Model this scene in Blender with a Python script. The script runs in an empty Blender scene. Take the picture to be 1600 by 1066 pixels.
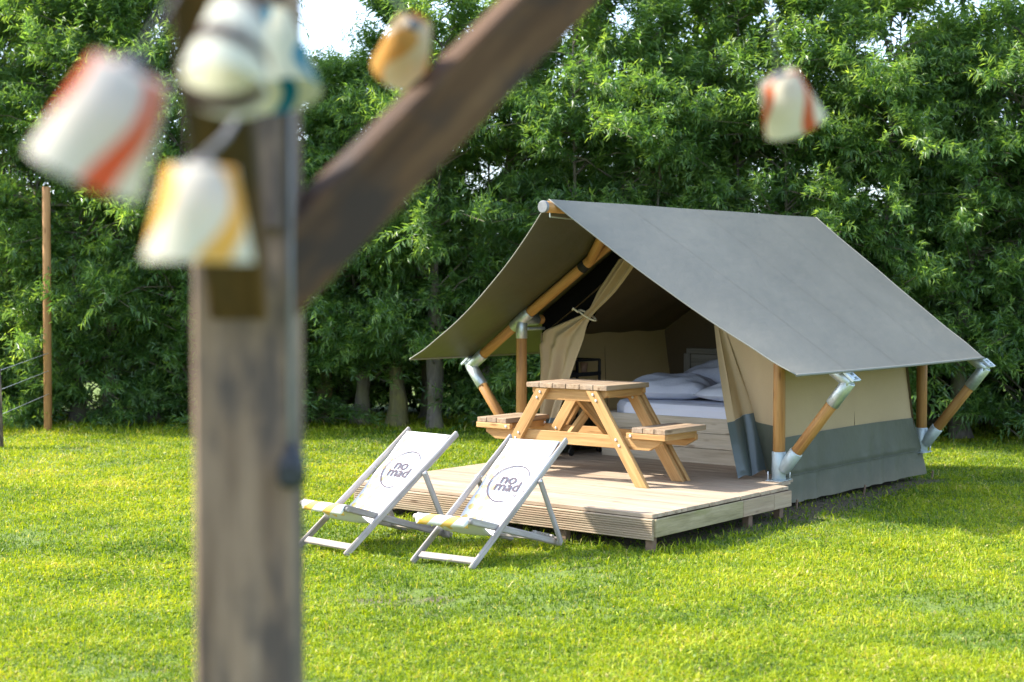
import bpy, math, random
import numpy as np
from mathutils import Vector, Matrix, noise as mnoise
R = math.radians
rng = np.random.default_rng(7)
random.seed(7)
sc = bpy.context.scene
COL = sc.collection

# ------------------------------------------------------------------ camera
F, PITCH, CAM_H = 2418.9, 0.0373, 1.75          # focal length in photo pixels, tilt, eye height
cd = bpy.data.cameras.new('camera'); cam = bpy.data.objects.new('camera', cd); COL.objects.link(cam)
cd.sensor_width = 36; cd.lens = 36 * F / 1600; cd.clip_start = 0.05; cd.clip_end = 2000
cam.location = (0, 0, CAM_H); cam.rotation_euler = (math.pi / 2 - PITCH, 0, 0)
cd.dof.use_dof = True; cd.dof.focus_distance = 11.2; cd.dof.aperture_fstop = 2.4
sc.camera = cam

# ------------------------------------------------------------------ light
SUN_TO = Vector((-1.2, 0.28, 1.0)).normalized()   # towards the sun
w = bpy.data.worlds.new('World'); sc.world = w; w.use_nodes = True
nt = w.node_tree; bg = nt.nodes['Background']
sky = nt.nodes.new('ShaderNodeTexSky'); sky.sky_type = 'NISHITA'; sky.sun_disc = False
sky.sun_elevation = math.asin(SUN_TO.z); sky.sun_rotation = math.atan2(SUN_TO.x, SUN_TO.y)
sky.air_density = 1.0; sky.dust_density = 2.0; sky.ozone_density = 1.0
# thin bright veil of cloud over the blue
_tc = nt.nodes.new('ShaderNodeTexCoord'); _mp = nt.nodes.new('ShaderNodeMapping'); _mp.inputs['Scale'].default_value = (1.5, 1.5, 3.5)
_nz = nt.nodes.new('ShaderNodeTexNoise'); _nz.inputs['Scale'].default_value = 1.6; _nz.inputs['Detail'].default_value = 6
_rp = nt.nodes.new('ShaderNodeValToRGB'); _rp.color_ramp.elements[0].position = .36; _rp.color_ramp.elements[1].position = .66
_rp.color_ramp.elements[0].color = (.30, .30, .30, 1); _rp.color_ramp.elements[1].color = (.85, .85, .85, 1)
_mx = nt.nodes.new('ShaderNodeMix'); _mx.data_type = 'RGBA'; _mx.inputs[7].default_value = (2.3, 2.9, 4.0, 1)
nt.links.new(_tc.outputs['Generated'], _mp.inputs[0]); nt.links.new(_mp.outputs[0], _nz.inputs['Vector']); nt.links.new(_nz.outputs[0], _rp.inputs[0])
nt.links.new(_rp.outputs[0], _mx.inputs[0]); nt.links.new(sky.outputs[0], _mx.inputs[6]); nt.links.new(_mx.outputs[2], bg.inputs[0]); bg.inputs[1].default_value = 0.15
sl = bpy.data.lights.new('sun', 'SUN'); sl.energy = 2.9; sl.angle = R(2.0); sl.color = (1, .95, .86)
so = bpy.data.objects.new('sun', sl); COL.objects.link(so); so.location = (-16, 14, 22)
so.rotation_euler = SUN_TO.to_track_quat('Z', 'Y').to_euler()
sc.view_settings.view_transform = 'Standard'; sc.view_settings.look = 'None'
sc.view_settings.exposure = 2.15; sc.view_settings.gamma = 1; sc.view_settings.use_curve_mapping = False
sc.render.engine = 'CYCLES'; sc.cycles.use_denoising = True
sc.cycles.max_bounces = 8; sc.cycles.diffuse_bounces = 5; sc.cycles.transparent_max_bounces = 4

# ------------------------------------------------------------------ materials
def mat(name):
    m = bpy.data.materials.new(name); m.use_nodes = True
    t = m.node_tree; return m, t, t.nodes['Principled BSDF'], t.nodes['Material Output']
def nn(t, k, **kw):
    n = t.nodes.new('ShaderNode' + k)
    for a, b in kw.items(): setattr(n, a, b)
    return n
def ramp(t, stops, src=None, interp='LINEAR'):
    n = nn(t, 'ValToRGB'); e = n.color_ramp.elements; n.color_ramp.interpolation = interp
    while len(e) < len(stops): e.new(.5)
    for k, (p, c) in enumerate(stops):
        e[k].position = p; e[k].color = (*c, 1) if len(c) == 3 else c
    if src is not None: t.links.new(src, n.inputs[0])
    return n
def math_(t, op, a, b=None, c=None):
    n = nn(t, 'Math', operation=op)
    for i, x in enumerate((a, b, c)):
        if x is None: continue
        if isinstance(x, (int, float)): n.inputs[i].default_value = x
        else: t.links.new(x, n.inputs[i])
    return n.outputs[0]
def mixc(t, fac, a, b, mode='MIX'):
    n = nn(t, 'Mix', data_type='RGBA', blend_type=mode)
    for s, x in ((n.inputs[0], fac), (n.inputs[6], a), (n.inputs[7], b)):
        if isinstance(x, (int, float)): s.default_value = x
        elif isinstance(x, tuple): s.default_value = (*x, 1)
        else: t.links.new(x, s)
    return n.outputs[2]
def bump(t, b, h, s, d=.01):
    n = nn(t, 'Bump'); n.inputs['Strength'].default_value = s; n.inputs['Distance'].default_value = d
    t.links.new(h, n.inputs['Height']); t.links.new(n.outputs[0], b.inputs['Normal'])
def noise(t, vec, scale, detail=4, rough=.55):
    n = nn(t, 'TexNoise'); n.inputs['Scale'].default_value = scale; n.inputs['Detail'].default_value = detail
    n.inputs['Roughness'].default_value = rough
    if vec is not None: t.links.new(vec, n.inputs['Vector'])
    return n.outputs[0]
def mapped(t, scale, coord='Object', rnd=True):
    tc = nn(t, 'TexCoord'); mp = nn(t, 'Mapping'); mp.inputs['Scale'].default_value = scale
    t.links.new(tc.outputs[coord], mp.inputs[0])
    if rnd:
        oi = nn(t, 'ObjectInfo'); k = math_(t, 'MULTIPLY', oi.outputs['Random'], 37.0)
        cb = nn(t, 'CombineXYZ')
        for i in range(3): t.links.new(k, cb.inputs[i])
        t.links.new(cb.outputs[0], mp.inputs['Location'])
    return mp.outputs[0]

def wood(name, dark, mid, light, grain=22, along=1.2, rough=.75, stain=None, stain_amt=.5, stain_scale=(1.3, 4, 4), knots=True, vary=.18):
    m, t, b, o = mat(name)
    v = mapped(t, (along, grain, grain))
    n1 = noise(t, v, 1.6, 6, .65)
    c = ramp(t, [(.30, dark), (.5, mid), (.72, light)], n1).outputs[0]
    v2 = mapped(t, (along * 3, grain * 5, grain * 5)); n2 = noise(t, v2, 2, 3, .6)
    c = mixc(t, .35, c, ramp(t, [(.35, (.55, .55, .55)), (.65, (1.1, 1.1, 1.1))], n2).outputs[0], 'MULTIPLY')
    if knots:
        v3 = mapped(t, (3.2, 11, 11)); vo = nn(t, 'TexVoronoi'); vo.inputs['Scale'].default_value = 1.0
        t.links.new(v3, vo.inputs['Vector'])
        k = ramp(t, [(.06, (.45, .38, .32)), (.17, (1, 1, 1))], vo.outputs['Distance']).outputs[0]
        c = mixc(t, .8, c, k, 'MULTIPLY')
    if stain:
        v4 = mapped(t, stain_scale); n4 = noise(t, v4, 1.5, 5, .6)
        f = ramp(t, [(.44, (0, 0, 0)), (.58, (1, 1, 1))], n4).outputs[0]
        c = mixc(t, math_(t, 'MULTIPLY', f, stain_amt), c, stain)
    oi = nn(t, 'ObjectInfo')
    g = math_(t, 'MULTIPLY_ADD', oi.outputs['Random'], vary * 2, 1 - vary)
    cb = nn(t, 'CombineXYZ')
    for i in range(3): t.links.new(g, cb.inputs[i])
    c = mixc(t, 1.0, c, cb.outputs[0], 'MULTIPLY')
    t.links.new(c, b.inputs['Base Color']); b.inputs['Roughness'].default_value = rough
    b.inputs['Specular IOR Level'].default_value = .25
    bump(t, b, n2, .35, .004)
    return m
def plain(name, c, rough=.6, metal=0, spec=.4, var=.15, scale=20, bumpy=0):
    m, t, b, o = mat(name)
    n = noise(t, mapped(t, (1, 1, 1)), scale, 4)
    c1 = tuple(x * (1 - var) for x in c); c2 = tuple(min(1, x * (1 + var)) for x in c)
    t.links.new(ramp(t, [(.35, c1), (.65, c2)], n).outputs[0], b.inputs['Base Color'])
    b.inputs['Roughness'].default_value = rough; b.inputs['Metallic'].default_value = metal
    b.inputs['Specular IOR Level'].default_value = spec
    if bumpy: bump(t, b, n, bumpy, .01)
    return m
def canvas(name, c, rough=.8, trans=.0, spec=.2, soft=.12, wr=.25, big=1.3):
    """woven cloth: fine weave, soft blotches, gentle puckers"""
    m, t, b, o = mat(name)
    v = mapped(t, (1, 1, 1), rnd=False)
    n1 = noise(t, v, big, 4, .6)
    c1 = tuple(x * (1 - soft) for x in c); c2 = tuple(min(1, x * (1 + soft)) for x in c)
    col = ramp(t, [(.3, c1), (.7, c2)], n1).outputs[0]
    n2 = noise(t, v, 240, 2)
    col = mixc(t, .25, col, ramp(t, [(.3, (.75, .75, .75)), (.7, (1.1, 1.1, 1.1))], n2).outputs[0], 'MULTIPLY')
    t.links.new(col, b.inputs['Base Color']); b.inputs['Roughness'].default_value = rough
    b.inputs['Specular IOR Level'].default_value = spec
    n3 = noise(t, v, 7, 3); bump(t, b, n3, wr, .02)
    if trans:
        tr = nn(t, 'BsdfTranslucent'); mx = nn(t, 'MixShader'); mx.inputs[0].default_value = trans
        t.links.new(col, tr.inputs[0]); t.links.new(b.outputs[0], mx.inputs[1]); t.links.new(tr.outputs[0], mx.inputs[2])
        t.links.new(mx.outputs[0], o.inputs[0])
    return m
def splash(m, dirt, z0, z1):
    """dried mud low on a cloth: by height in its own coordinates, broken up by noise"""
    t = m.node_tree; b = t.nodes['Principled BSDF']; lk = b.inputs['Base Color'].links[0].from_socket
    tc = nn(t, 'TexCoord'); sp = nn(t, 'SeparateXYZ'); t.links.new(tc.outputs['Object'], sp.inputs[0])
    n = noise(t, tc.outputs['Object'], 6, 6, .7)
    h = math_(t, 'MULTIPLY_ADD', n, .34, sp.outputs[2]); f = nn(t, 'MapRange'); t.links.new(h, f.inputs[0])
    f.inputs[1].default_value = z1; f.inputs[2].default_value = z0
    c = mixc(t, math_(t, 'MULTIPLY', f.outputs[0], .55), lk, dirt); t.links.new(c, b.inputs['Base Color'])
def leafmat(name, stops, rough=.42, trans=.5, spec=.5, tcol=(2.5, 2.2, .85)):
    m, t, b, o = mat(name)
    at = nn(t, 'Attribute', attribute_name='tint')
    col = ramp(t, stops, at.outputs['Fac']).outputs[0]
    t.links.new(col, b.inputs['Base Color']); b.inputs['Roughness'].default_value = rough
    b.inputs['Specular IOR Level'].default_value = spec
    tr = nn(t, 'BsdfTranslucent'); t.links.new(mixc(t, 1.0, col, tcol, 'MULTIPLY'), tr.inputs[0])
    mx = nn(t, 'MixShader'); mx.inputs[0].default_value = trans
    t.links.new(b.outputs[0], mx.inputs[1]); t.links.new(tr.outputs[0], mx.inputs[2]); t.links.new(mx.outputs[0], o.inputs[0])
    return m

M = {}
M['deck'] = wood('deck_wood', (.26, .18, .12), (.38, .285, .20), (.47, .37, .265), 11, .8, .8, (.27, .22, .15), .30, knots=True, vary=.10)
M['fascia'] = wood('fascia_wood', (.22, .15, .10), (.36, .26, .17), (.45, .34, .24), 14, .8, .8, (.26, .22, .14), .4, knots=True, vary=.08)
M['fascia_green'] = wood('mossy_wood', (.19, .16, .08), (.30, .25, .14), (.40, .33, .21), 9, 1.2, .8, (.16, .17, .04), .75, knots=True, vary=.08)
M['pine'] = wood('pine_wood', (.29, .145, .05), (.42, .235, .085), (.50, .31, .13), 15, 1.0, .6, None, 0, knots=True, vary=.10)
M['pole'] = wood('larch_pole', (.30, .14, .045), (.42, .21, .065), (.48, .27, .10), 12, 1.0, .5, None, 0, knots=True, vary=.08)
M['greywood'] = wood('weathered_top', (.15, .10, .06), (.30, .205, .125), (.42, .31, .20), 16, 1.0, .8, (.24, .20, .16), .35, knots=True, vary=.12)
M['chairwood'] = wood('silvered_wood', (.27, .22, .19), (.41, .36, .32), (.54, .49, .45), 22, 1.2, .7, (.20, .15, .11), .4, knots=False, vary=.06)
M['bedwood'] = wood('pale_bed_wood', (.44, .36, .25), (.56, .47, .34), (.62, .54, .42), 9, .7, .65, None, 0, knots=True, vary=.05)
M['headwood'] = wood('grey_head_wood', (.20, .18, .14), (.29, .27, .22), (.34, .32, .27), 9, .7, .7, None, 0, knots=False, vary=.05)
M['post'] = wood('old_post_wood', (.14, .088, .058), (.29, .198, .136), (.42, .315, .235), 9, .8, .85, (.075, .058, .052), .9, (2.6, 7, 7), knots=True, vary=.05)
M['brace'] = wood('old_brace_wood', (.036, .018, .008), (.095, .048, .021), (.18, .10, .046), 8, .8, .85, (.04, .028, .022), .92, (2.6, 7, 7), knots=True, vary=.05)
M['stake'] = wood('orange_stake', (.28, .13, .05), (.40, .20, .075), (.47, .26, .11), 10, .8, .7, None, 0, knots=True, vary=.05)
M['galv'] = plain('galvanised_steel', (.50, .55, .56), .42, .75, .5, .12, 35)
M['galv_matt'] = plain('galvanised_matt', (.44, .50, .50), .5, .45, .5, .08, 25)
M['black'] = plain('black_steel', (.012, .013, .015), .45, .2)
M['strap'] = plain('black_strap', (.01, .01, .01), .7)
M['bolt'] = plain('bolt_zinc', (.55, .55, .55), .4, .7)
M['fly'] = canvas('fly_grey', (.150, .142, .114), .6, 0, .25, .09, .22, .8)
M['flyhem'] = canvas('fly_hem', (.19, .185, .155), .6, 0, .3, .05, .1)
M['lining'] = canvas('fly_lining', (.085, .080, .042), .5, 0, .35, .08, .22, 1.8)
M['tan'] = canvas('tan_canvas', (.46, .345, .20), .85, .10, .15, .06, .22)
M['tan_shaded'] = canvas('tan_inner_shaded', (.13, .10, .058), .9, .0, .1, .06, .18)  # same tan canvas, darkened in colour to stand in for the unlit interior
M['skirt'] = canvas('green_grey_skirt', (.080, .086, .058), .55, 0, .35, .12, .35); splash(M['skirt'], (.19, .16, .10), -.10, .16)
M['gloss_skirt'] = canvas('door_skirt', (.085, .105, .098), .28, 0, .55, .08, .3)
M['gap_shade'] = canvas('gap_shade', (.004, .004, .004), .9, 0, .05)  # near-black colour holding the shade of the gap under the fly
M['sheet'] = canvas('white_sheet', (.74, .75, .82), .85, 0, .15, .02, .12)
M['pillow'] = canvas('pillow_grey', (.62, .64, .72), .85, 0, .15, .07, 1.0)
M['duvet'] = canvas('duvet_white', (.74, .76, .82), .85, 0, .15, .04, .8)
M['rope'] = plain('pale_rope', (.62, .56, .42), .8)
M['ink'] = plain('grey_purple_ink', (.10, .082, .094), .9, 0, .1)
M['cup'] = plain('brown_cup', (.34, .20, .12), .6)
M['conduit'] = plain('conduit_grey', (.17, .172, .175), .5)
M['socket'] = plain('socket_black', (.018, .02, .024), .45)
M['cord'] = plain('cord_grey', (.16, .15, .15), .6)
M['dirtboard'] = plain('leg_timber', (.17, .11, .07), .85)
M['wire'] = plain('fence_wire', (.5, .5, .52), .5, .5)
M['bulb'] = plain('opal_bulb', (.7, .7, .66), .3)

# striped lampshade cloths
def shade_mat(name, base, colour, freq, tw, thr, off=0.0, zl=0.0):
    m, t, b, o = mat(name)
    tc = nn(t, 'TexCoord'); sp = nn(t, 'SeparateXYZ'); t.links.new(tc.outputs['Object'], sp.inputs[0])
    ang = math_(t, 'ARCTAN2', sp.outputs[1], sp.outputs[0])
    wav = math_(t, 'SINE', math_(t, 'MULTIPLY_ADD', sp.outputs[2], 42.0, off))
    ph = math_(t, 'MULTIPLY_ADD', ang, freq, math_(t, 'MULTIPLY_ADD', wav, tw, math_(t, 'MULTIPLY_ADD', sp.outputs[2], zl, off)))
    s = math_(t, 'SINE', ph)
    f = ramp(t, [(thr, (0, 0, 0)), (thr + .03, (1, 1, 1))], math_(t, 'MULTIPLY_ADD', s, .5, .5)).outputs[0]
    c = mixc(t, f, base, colour); c = mixc(t, .12, c, noise(t, tc.outputs['Object'], 60), 'MULTIPLY')
    t.links.new(c, b.inputs['Base Color']); b.inputs['Roughness'].default_value = .95; b.inputs['Specular IOR Level'].default_value = .08
    tr = nn(t, 'BsdfTranslucent'); t.links.new(c, tr.inputs[0]); mx = nn(t, 'MixShader'); mx.inputs[0].default_value = .6
    t.links.new(b.outputs[0], mx.inputs[1]); t.links.new(tr.outputs[0], mx.inputs[2]); t.links.new(mx.outputs[0], o.inputs[0])
    return m
M['sh_red'] = shade_mat('shade_red', (.80, .76, .70), (.78, .20, .09), 3.0, .9, .82, 1.6)
M['sh_red2'] = shade_mat('shade_red_far', (.84, .79, .66), (.70, .20, .08), 3.0, 1.5, .84, 1.4)
M['sh_yel'] = shade_mat('shade_yellow', (.84, .81, .74), (.88, .58, .16), 3.0, 1.5, .76, 2.2)
M['sh_yel2'] = shade_mat('shade_yellow_far', (.84, .72, .52), (.74, .45, .14), 2.0, 1.2, .55, .6)
M['sh_dark'] = shade_mat('shade_brown', (.82, .81, .72), (.14, .10, .10), 1.0, .3, .74, .9, 130.0)
M['sh_teal'] = shade_mat('shade_teal', (.80, .78, .62), (.03, .30, .42), 3.0, 2.0, .86, .4)

def chair_cloth():
    m, t, b, o = mat('printed_chair_canvas')
    uv = nn(t, 'UVMap'); sp = nn(t, 'SeparateXYZ'); t.links.new(uv.outputs[0], sp.inputs[0])
    x, s = sp.outputs[0], sp.outputs[1]
    d1 = math_(t, 'FRACT', math_(t, 'ADD', math_(t, 'MULTIPLY', x, 2.2), math_(t, 'MULTIPLY', s, 9.0)))
    stripe = math_(t, 'LESS_THAN', d1, .42)
    front = math_(t, 'GREATER_THAN', s, .90)
    yf = math_(t, 'MULTIPLY', stripe, front)
    d2 = math_(t, 'SINE', math_(t, 'MULTIPLY', math_(t, 'ADD', x, math_(t, 'MULTIPLY', s, 2.6)), 17.0))
    d3 = math_(t, 'SINE', math_(t, 'MULTIPLY', math_(t, 'SUBTRACT', x, math_(t, 'MULTIPLY', s, 2.6)), 17.0))
    dia = math_(t, 'GREATER_THAN', math_(t, 'MULTIPLY', d2, d3), .35)
    left = math_(t, 'LESS_THAN', math_(t, 'ADD', x, math_(t, 'MULTIPLY', math_(t, 'ABSOLUTE', math_(t, 'SUBTRACT', s, .60)), 0.7)), .50)
    yl = math_(t, 'MULTIPLY', dia, left)
    c = mixc(t, math_(t, 'MULTIPLY', yl, .9), (.66, .65, .635), (.70, .47, .11))
    c = mixc(t, math_(t, 'MULTIPLY', yf, .9), c, (.72, .42, .05))
    t.links.new(c, b.inputs['Base Color']); b.inputs['Roughness'].default_value = .75
    b.inputs['Specular IOR Level'].default_value = .2
    tc = nn(t, 'TexCoord'); bump(t, b, noise(t, tc.outputs['Object'], 9, 3), .12, .02)
    return m
M['chaircloth'] = chair_cloth()

M['willow'] = leafmat('willow_leaf', [(0, (.034, .084, .024)), (.35, (.070, .150, .040)), (.7, (.125, .215, .055)), (1, (.23, .33, .065))], .38, .5, .6)
M['poplar'] = leafmat('poplar_leaf', [(0, (.026, .066, .016)), (.4, (.055, .130, .028)), (.75, (.105, .195, .042)), (1, (.20, .28, .05))])
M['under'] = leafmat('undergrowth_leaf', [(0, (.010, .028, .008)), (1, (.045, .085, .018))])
M['grass'] = leafmat('grass_blade', [(0, (.035, .085, .007)), (.3, (.12, .20, .009)), (.65, (.30, .375, .013)), (.9, (.43, .44, .03)), (1, (.46, .40, .13))], .5, .40, .3, (1.35, 1.25, .30))
M['petal'] = plain('white_petal', (.75, .75, .68), .7)
def bark(name, a, b_, moss):
    m, t, b, o = mat(name)
    v = mapped(t, (9, 9, 2.2)); n = noise(t, v, 2.2, 6, .7)
    c = ramp(t, [(.3, a), (.7, b_)], n).outputs[0]
    n2 = noise(t, mapped(t, (2, 2, 1.5)), 2.0, 4)
    f = ramp(t, [(.42, (0, 0, 0)), (.6, (1, 1, 1))], n2).outputs[0]
    c = mixc(t, math_(t, 'MULTIPLY', f, .75), c, moss)
    t.links.new(c, b.inputs['Base Color']); b.inputs['Roughness'].default_value = .95
    bump(t, b, n, .9, .02); return m
M['bark'] = bark('grey_bark', (.07, .058, .044), (.18, .155, .12), (.14, .13, .06))
M['bark_moss'] = bark('mossy_bark', (.09, .078, .038), (.19, .165, .08), (.22, .195, .05))
def ground_mat():
    m, t, b, o = mat('lawn_soil')
    tc = nn(t, 'TexCoord'); v = tc.outputs['Object']
    n1 = noise(t, v, .8, 5); n2 = noise(t, v, 30, 4, .7); n3 = noise(t, v, 5, 4)
    g = ramp(t, [(.3, (.060, .100, .010)), (.7, (.135, .185, .014))], n2).outputs[0]
    d = ramp(t, [(.3, (.055, .040, .022)), (.7, (.13, .098, .055))], n2).outputs[0]
    f = ramp(t, [(.57, (0, 0, 0)), (.66, (1, 1, 1))], mixc(t, .35, n1, n3)).outputs[0]
    c = mixc(t, f, g, d)
    # bare earth under and beside the tent
    at = nn(t, 'Attribute', attribute_name='earth')
    c = mixc(t, at.outputs['Fac'], c, d)
    t.links.new(c, b.inputs['Base Color']); b.inputs['Roughness'].default_value = .95
    bump(t, b, n2, .6, .03); return m
M['ground'] = ground_mat()

# ------------------------------------------------------------------ mesh helpers
def mesh(name, V, Fc, m=None, smooth=False):
    me = bpy.data.meshes.new(name); me.from_pydata([tuple(map(float, v)) for v in V], [], [tuple(f) for f in Fc])
    if m is not None: me.materials.append(m)
    if smooth: me.polygons.foreach_set('use_smooth', [True] * len(me.polygons))
    me.update(); return me
def tri_mesh(name, V, tris, m, tint=None, smooth=False):
    """large triangle soups from numpy arrays"""
    me = bpy.data.meshes.new(name); nv, nf = len(V), len(tris)
    me.vertices.add(nv); me.vertices.foreach_set('co', np.ascontiguousarray(V, dtype=np.float32).ravel())
    me.loops.add(nf * 3); me.loops.foreach_set('vertex_index', np.ascontiguousarray(tris, dtype=np.int32).ravel())
    me.polygons.add(nf); me.polygons.foreach_set('loop_start', np.arange(0, nf * 3, 3, dtype=np.int32))
    me.polygons.foreach_set('use_smooth', np.full(nf, smooth))
    if tint is not None:
        a = me.attributes.new('tint', 'FLOAT', 'POINT'); a.data.foreach_set('value', tint.astype(np.float32))
    me.materials.append(m); me.update(calc_edges=True); me.validate(); return me
class MB:
    def __init__(s): s.V = []; s.F = []
    def add(s, V, Fc):
        o = len(s.V); s.V += [tuple(v) for v in V]; s.F += [tuple(i + o for i in f) for f in Fc]; return s
    def tube(s, pts, rad, n=10, caps=True):
        pts = [Vector(p) for p in pts]
        if not hasattr(rad, '__len__'): rad = [rad] * len(pts)
        V = []; Fc = []; up = None
        for i, p in enumerate(pts):
            d = (pts[min(i + 1, len(pts) - 1)] - pts[max(i - 1, 0)]).normalized()
            if up is None:
                up = d.orthogonal().normalized()
            up = (up - d * up.dot(d)).normalized(); q = d.cross(up)
            for k in range(n):
                a = 2 * math.pi * k / n; V.append(p + (up * math.cos(a) + q * math.sin(a)) * rad[i])
        for i in range(len(pts) - 1):
            for k in range(n):
                a, b = i * n + k, i * n + (k + 1) % n; Fc.append((a, b, b + n, a + n))
        if caps:
            Fc.append(tuple(range(n - 1, -1, -1))); Fc.append(tuple(range((len(pts) - 1) * n, len(pts) * n)))
        return s.add(V, Fc)
    def box(s, lo, hi, bev=.003):
        V, Fc = chamfer(*[b - a for a, b in zip(lo, hi)], bev)
        c = [(a + b) / 2 for a, b in zip(lo, hi)]
        return s.add([(v[0] + c[0], v[1] + c[1], v[2] + c[2]) for v in V], Fc)
    def obox(s, p, q, wy, hz, up=(0, 0, 1), bev=.003):
        p, q = Vector(p), Vector(q); V, Fc = chamfer((q - p).length, wy, hz, bev); m = basis(p, q, up)
        return s.add([m @ Vector(v) for v in V], Fc)
    def lathe(s, prof, n=20, at=(0, 0, 0), close=True):
        V = []; Fc = []
        for r, z in prof:
            for k in range(n):
                a = 2 * math.pi * k / n; V.append((at[0] + r * math.cos(a), at[1] + r * math.sin(a), at[2] + z))
        for i in range(len(prof) - 1):
            for k in range(n):
                a, b = i * n + k, i * n + (k + 1) % n; Fc.append((a, b, b + n, a + n))
        if close:
            Fc.append(tuple(range(n - 1, -1, -1))); Fc.append(tuple(range((len(prof) - 1) * n, len(prof) * n)))
        return s.add(V, Fc)
    def mesh(s, name, m, smooth=False): return mesh(name, s.V, s.F, m, smooth)
def chamfer(lx, ly, lz, b=.003):
    b = min(b, lx * .3, ly * .3, lz * .3); V = []; idx = {}
    for sx in (-1, 1):
        for sy in (-1, 1):
            for sz in (-1, 1):
                for ax in range(3):
                    p = [sx * (lx / 2 - b), sy * (ly / 2 - b), sz * (lz / 2 - b)]
                    p[ax] += (sx, sy, sz)[ax] * b; idx[sx, sy, sz, ax] = len(V); V.append(tuple(p))
    Fc = []
    def f(ids):
        a, b_, c = (Vector(V[i]) for i in ids[:3]); nrm = (b_ - a).cross(c - a)
        ctr = sum((Vector(V[i]) for i in ids), Vector()) / len(ids)
        Fc.append(tuple(ids) if nrm.dot(ctr) > 0 else tuple(reversed(ids)))
    S = (-1, 1)
    for sx in S:
        f([idx[sx, y, z, 0] for y, z in ((-1, -1), (1, -1), (1, 1), (-1, 1))])
        f([idx[x, sx, z, 1] for x, z in ((-1, -1), (1, -1), (1, 1), (-1, 1))])
        f([idx[x, y, sx, 2] for x, y in ((-1, -1), (1, -1), (1, 1), (-1, 1))])
    for a in S:
        for c in S:
            f([idx[a, c, -1, 0], idx[a, c, 1, 0], idx[a, c, 1, 1], idx[a, c, -1, 1]])
            f([idx[a, -1, c, 0], idx[a, 1, c, 0], idx[a, 1, c, 2], idx[a, -1, c, 2]])
            f([idx[-1, a, c, 1], idx[1, a, c, 1], idx[1, a, c, 2], idx[-1, a, c, 2]])
            for d in S: f([idx[a, c, d, 0], idx[a, c, d, 1], idx[a, c, d, 2]])
    return V, Fc
def basis(p, q, up=(0, 0, 1)):
    p, q = Vector(p), Vector(q); x = (q - p).normalized(); z = Vector(up)
    z = z - x * z.dot(x)
    if z.length < 1e-4: z = x.orthogonal()
    z.normalize(); y = z.cross(x); m = Matrix((x, y, z)).transposed().to_4x4(); m.translation = (p + q) / 2
    return m
def obj(name, me, parent=None, loc=None, mtx=None):
    o = bpy.data.objects.new(name, me); COL.objects.link(o)
    if parent is not None: o.parent = parent
    if mtx is not None: o.matrix_basis = mtx
    elif loc is not None: o.location = loc
    return o
def tag(o, label=None, cat=None, group=None, kind=None):
    for k, v in (('label', label), ('category', cat), ('group', group), ('kind', kind)):
        if v: o[k] = v
    return o
def thing(name, label, cat, loc, rz=0, group=None):
    o = bpy.data.objects.new(name, None); COL.objects.link(o); o.empty_display_size = .1
    o.location = loc; o.rotation_euler = (0, 0, rz); return tag(o, label, cat, group)
_cache = {}
def board_me(lx, ly, lz, m, bev=.003):
    k = ('b', round(lx, 3), round(ly, 3), round(lz, 3), m.name, bev)
    if k not in _cache: _cache[k] = mesh('board', *chamfer(lx, ly, lz, bev), m)
    return _cache[k]
def stick(par, name, p, q, wy, hz, m, up=(0, 0, 1), bev=.003):
    return obj(name, board_me((Vector(q) - Vector(p)).length, wy, hz, m, bev), par, mtx=basis(p, q, up))
def rod_me(L, r, m, n=16):
    k = ('r', round(L, 3), r, m.name, n)
    if k not in _cache:
        b = min(.004, r * .3); e = L / 2
        mb = MB().tube([(-e, 0, 0), (-e + b, 0, 0), (e - b, 0, 0), (e, 0, 0)], [r - b, r, r, r - b], n)
        me = mb.mesh('rod', m); me.polygons.foreach_set('use_smooth', [len(p.vertices) == 4 for p in me.polygons]); _cache[k] = me
    return _cache[k]
def rod(par, name, p, q, r, m, n=16):
    return obj(name, rod_me((Vector(q) - Vector(p)).length, r, m, n), par, mtx=basis(p, q))
def lerp(a, b, t): return tuple(x + (y - x) * t for x, y in zip(a, b))
def along(pts, t):
    n = len(pts) - 1; i = min(int(t * n), n - 1); return Vector(lerp(pts[i], pts[i + 1], t * n - i))
def smooth_along(pts, t):
    """Catmull-Rom through pts"""
    n = len(pts) - 1; i = min(int(t * n), n - 1); u = t * n - i
    p = [Vector(pts[max(0, min(n, i + k))]) for k in (-1, 0, 1, 2)]
    return .5 * ((2 * p[1]) + (p[2] - p[0]) * u + (2 * p[0] - 5 * p[1] + 4 * p[2] - p[3]) * u * u + (3 * p[1] - p[0] - 3 * p[2] + p[3]) * u ** 3)
def grid_me(name, fn, nt, ns, m, smooth=True):
    V = [fn(i / nt, j / ns) for i in range(nt + 1) for j in range(ns + 1)]
    Fc = [(i * (ns + 1) + j, i * (ns + 1) + j + 1, (i + 1) * (ns + 1) + j + 1, (i + 1) * (ns + 1) + j) for i in range(nt) for j in range(ns)]
    return mesh(name, V, Fc, m, smooth)

# pixel of the photograph -> place in the world at a given depth (used for measured positions)
CS, SN = math.cos(PITCH), math.sin(PITCH)
def at(px, py, Y):
    a = (px - 800) / F; b = -(py - 533) / F; r = Vector((a, CS + b * SN, -SN + b * CS))
    return Vector((0, 0, CAM_H)) + r * (Y / r.y)
# tent frame: u = from the front of the tent backwards, v = from its right side to its left, z up
TH, X0, Y0 = .6845, .9282, 10.1017
US, UC = math.sin(TH), math.cos(TH)
RZ = math.pi / 2 - TH
def W(u, v, z=0.0): return Vector((X0 + u * US - v * UC, Y0 + u * UC + v * US, z))
def local(x, y): dx, dy = x - X0, y - Y0; return dx * US + dy * UC, -dx * UC + dy * US
HD = .232          # deck level

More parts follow.
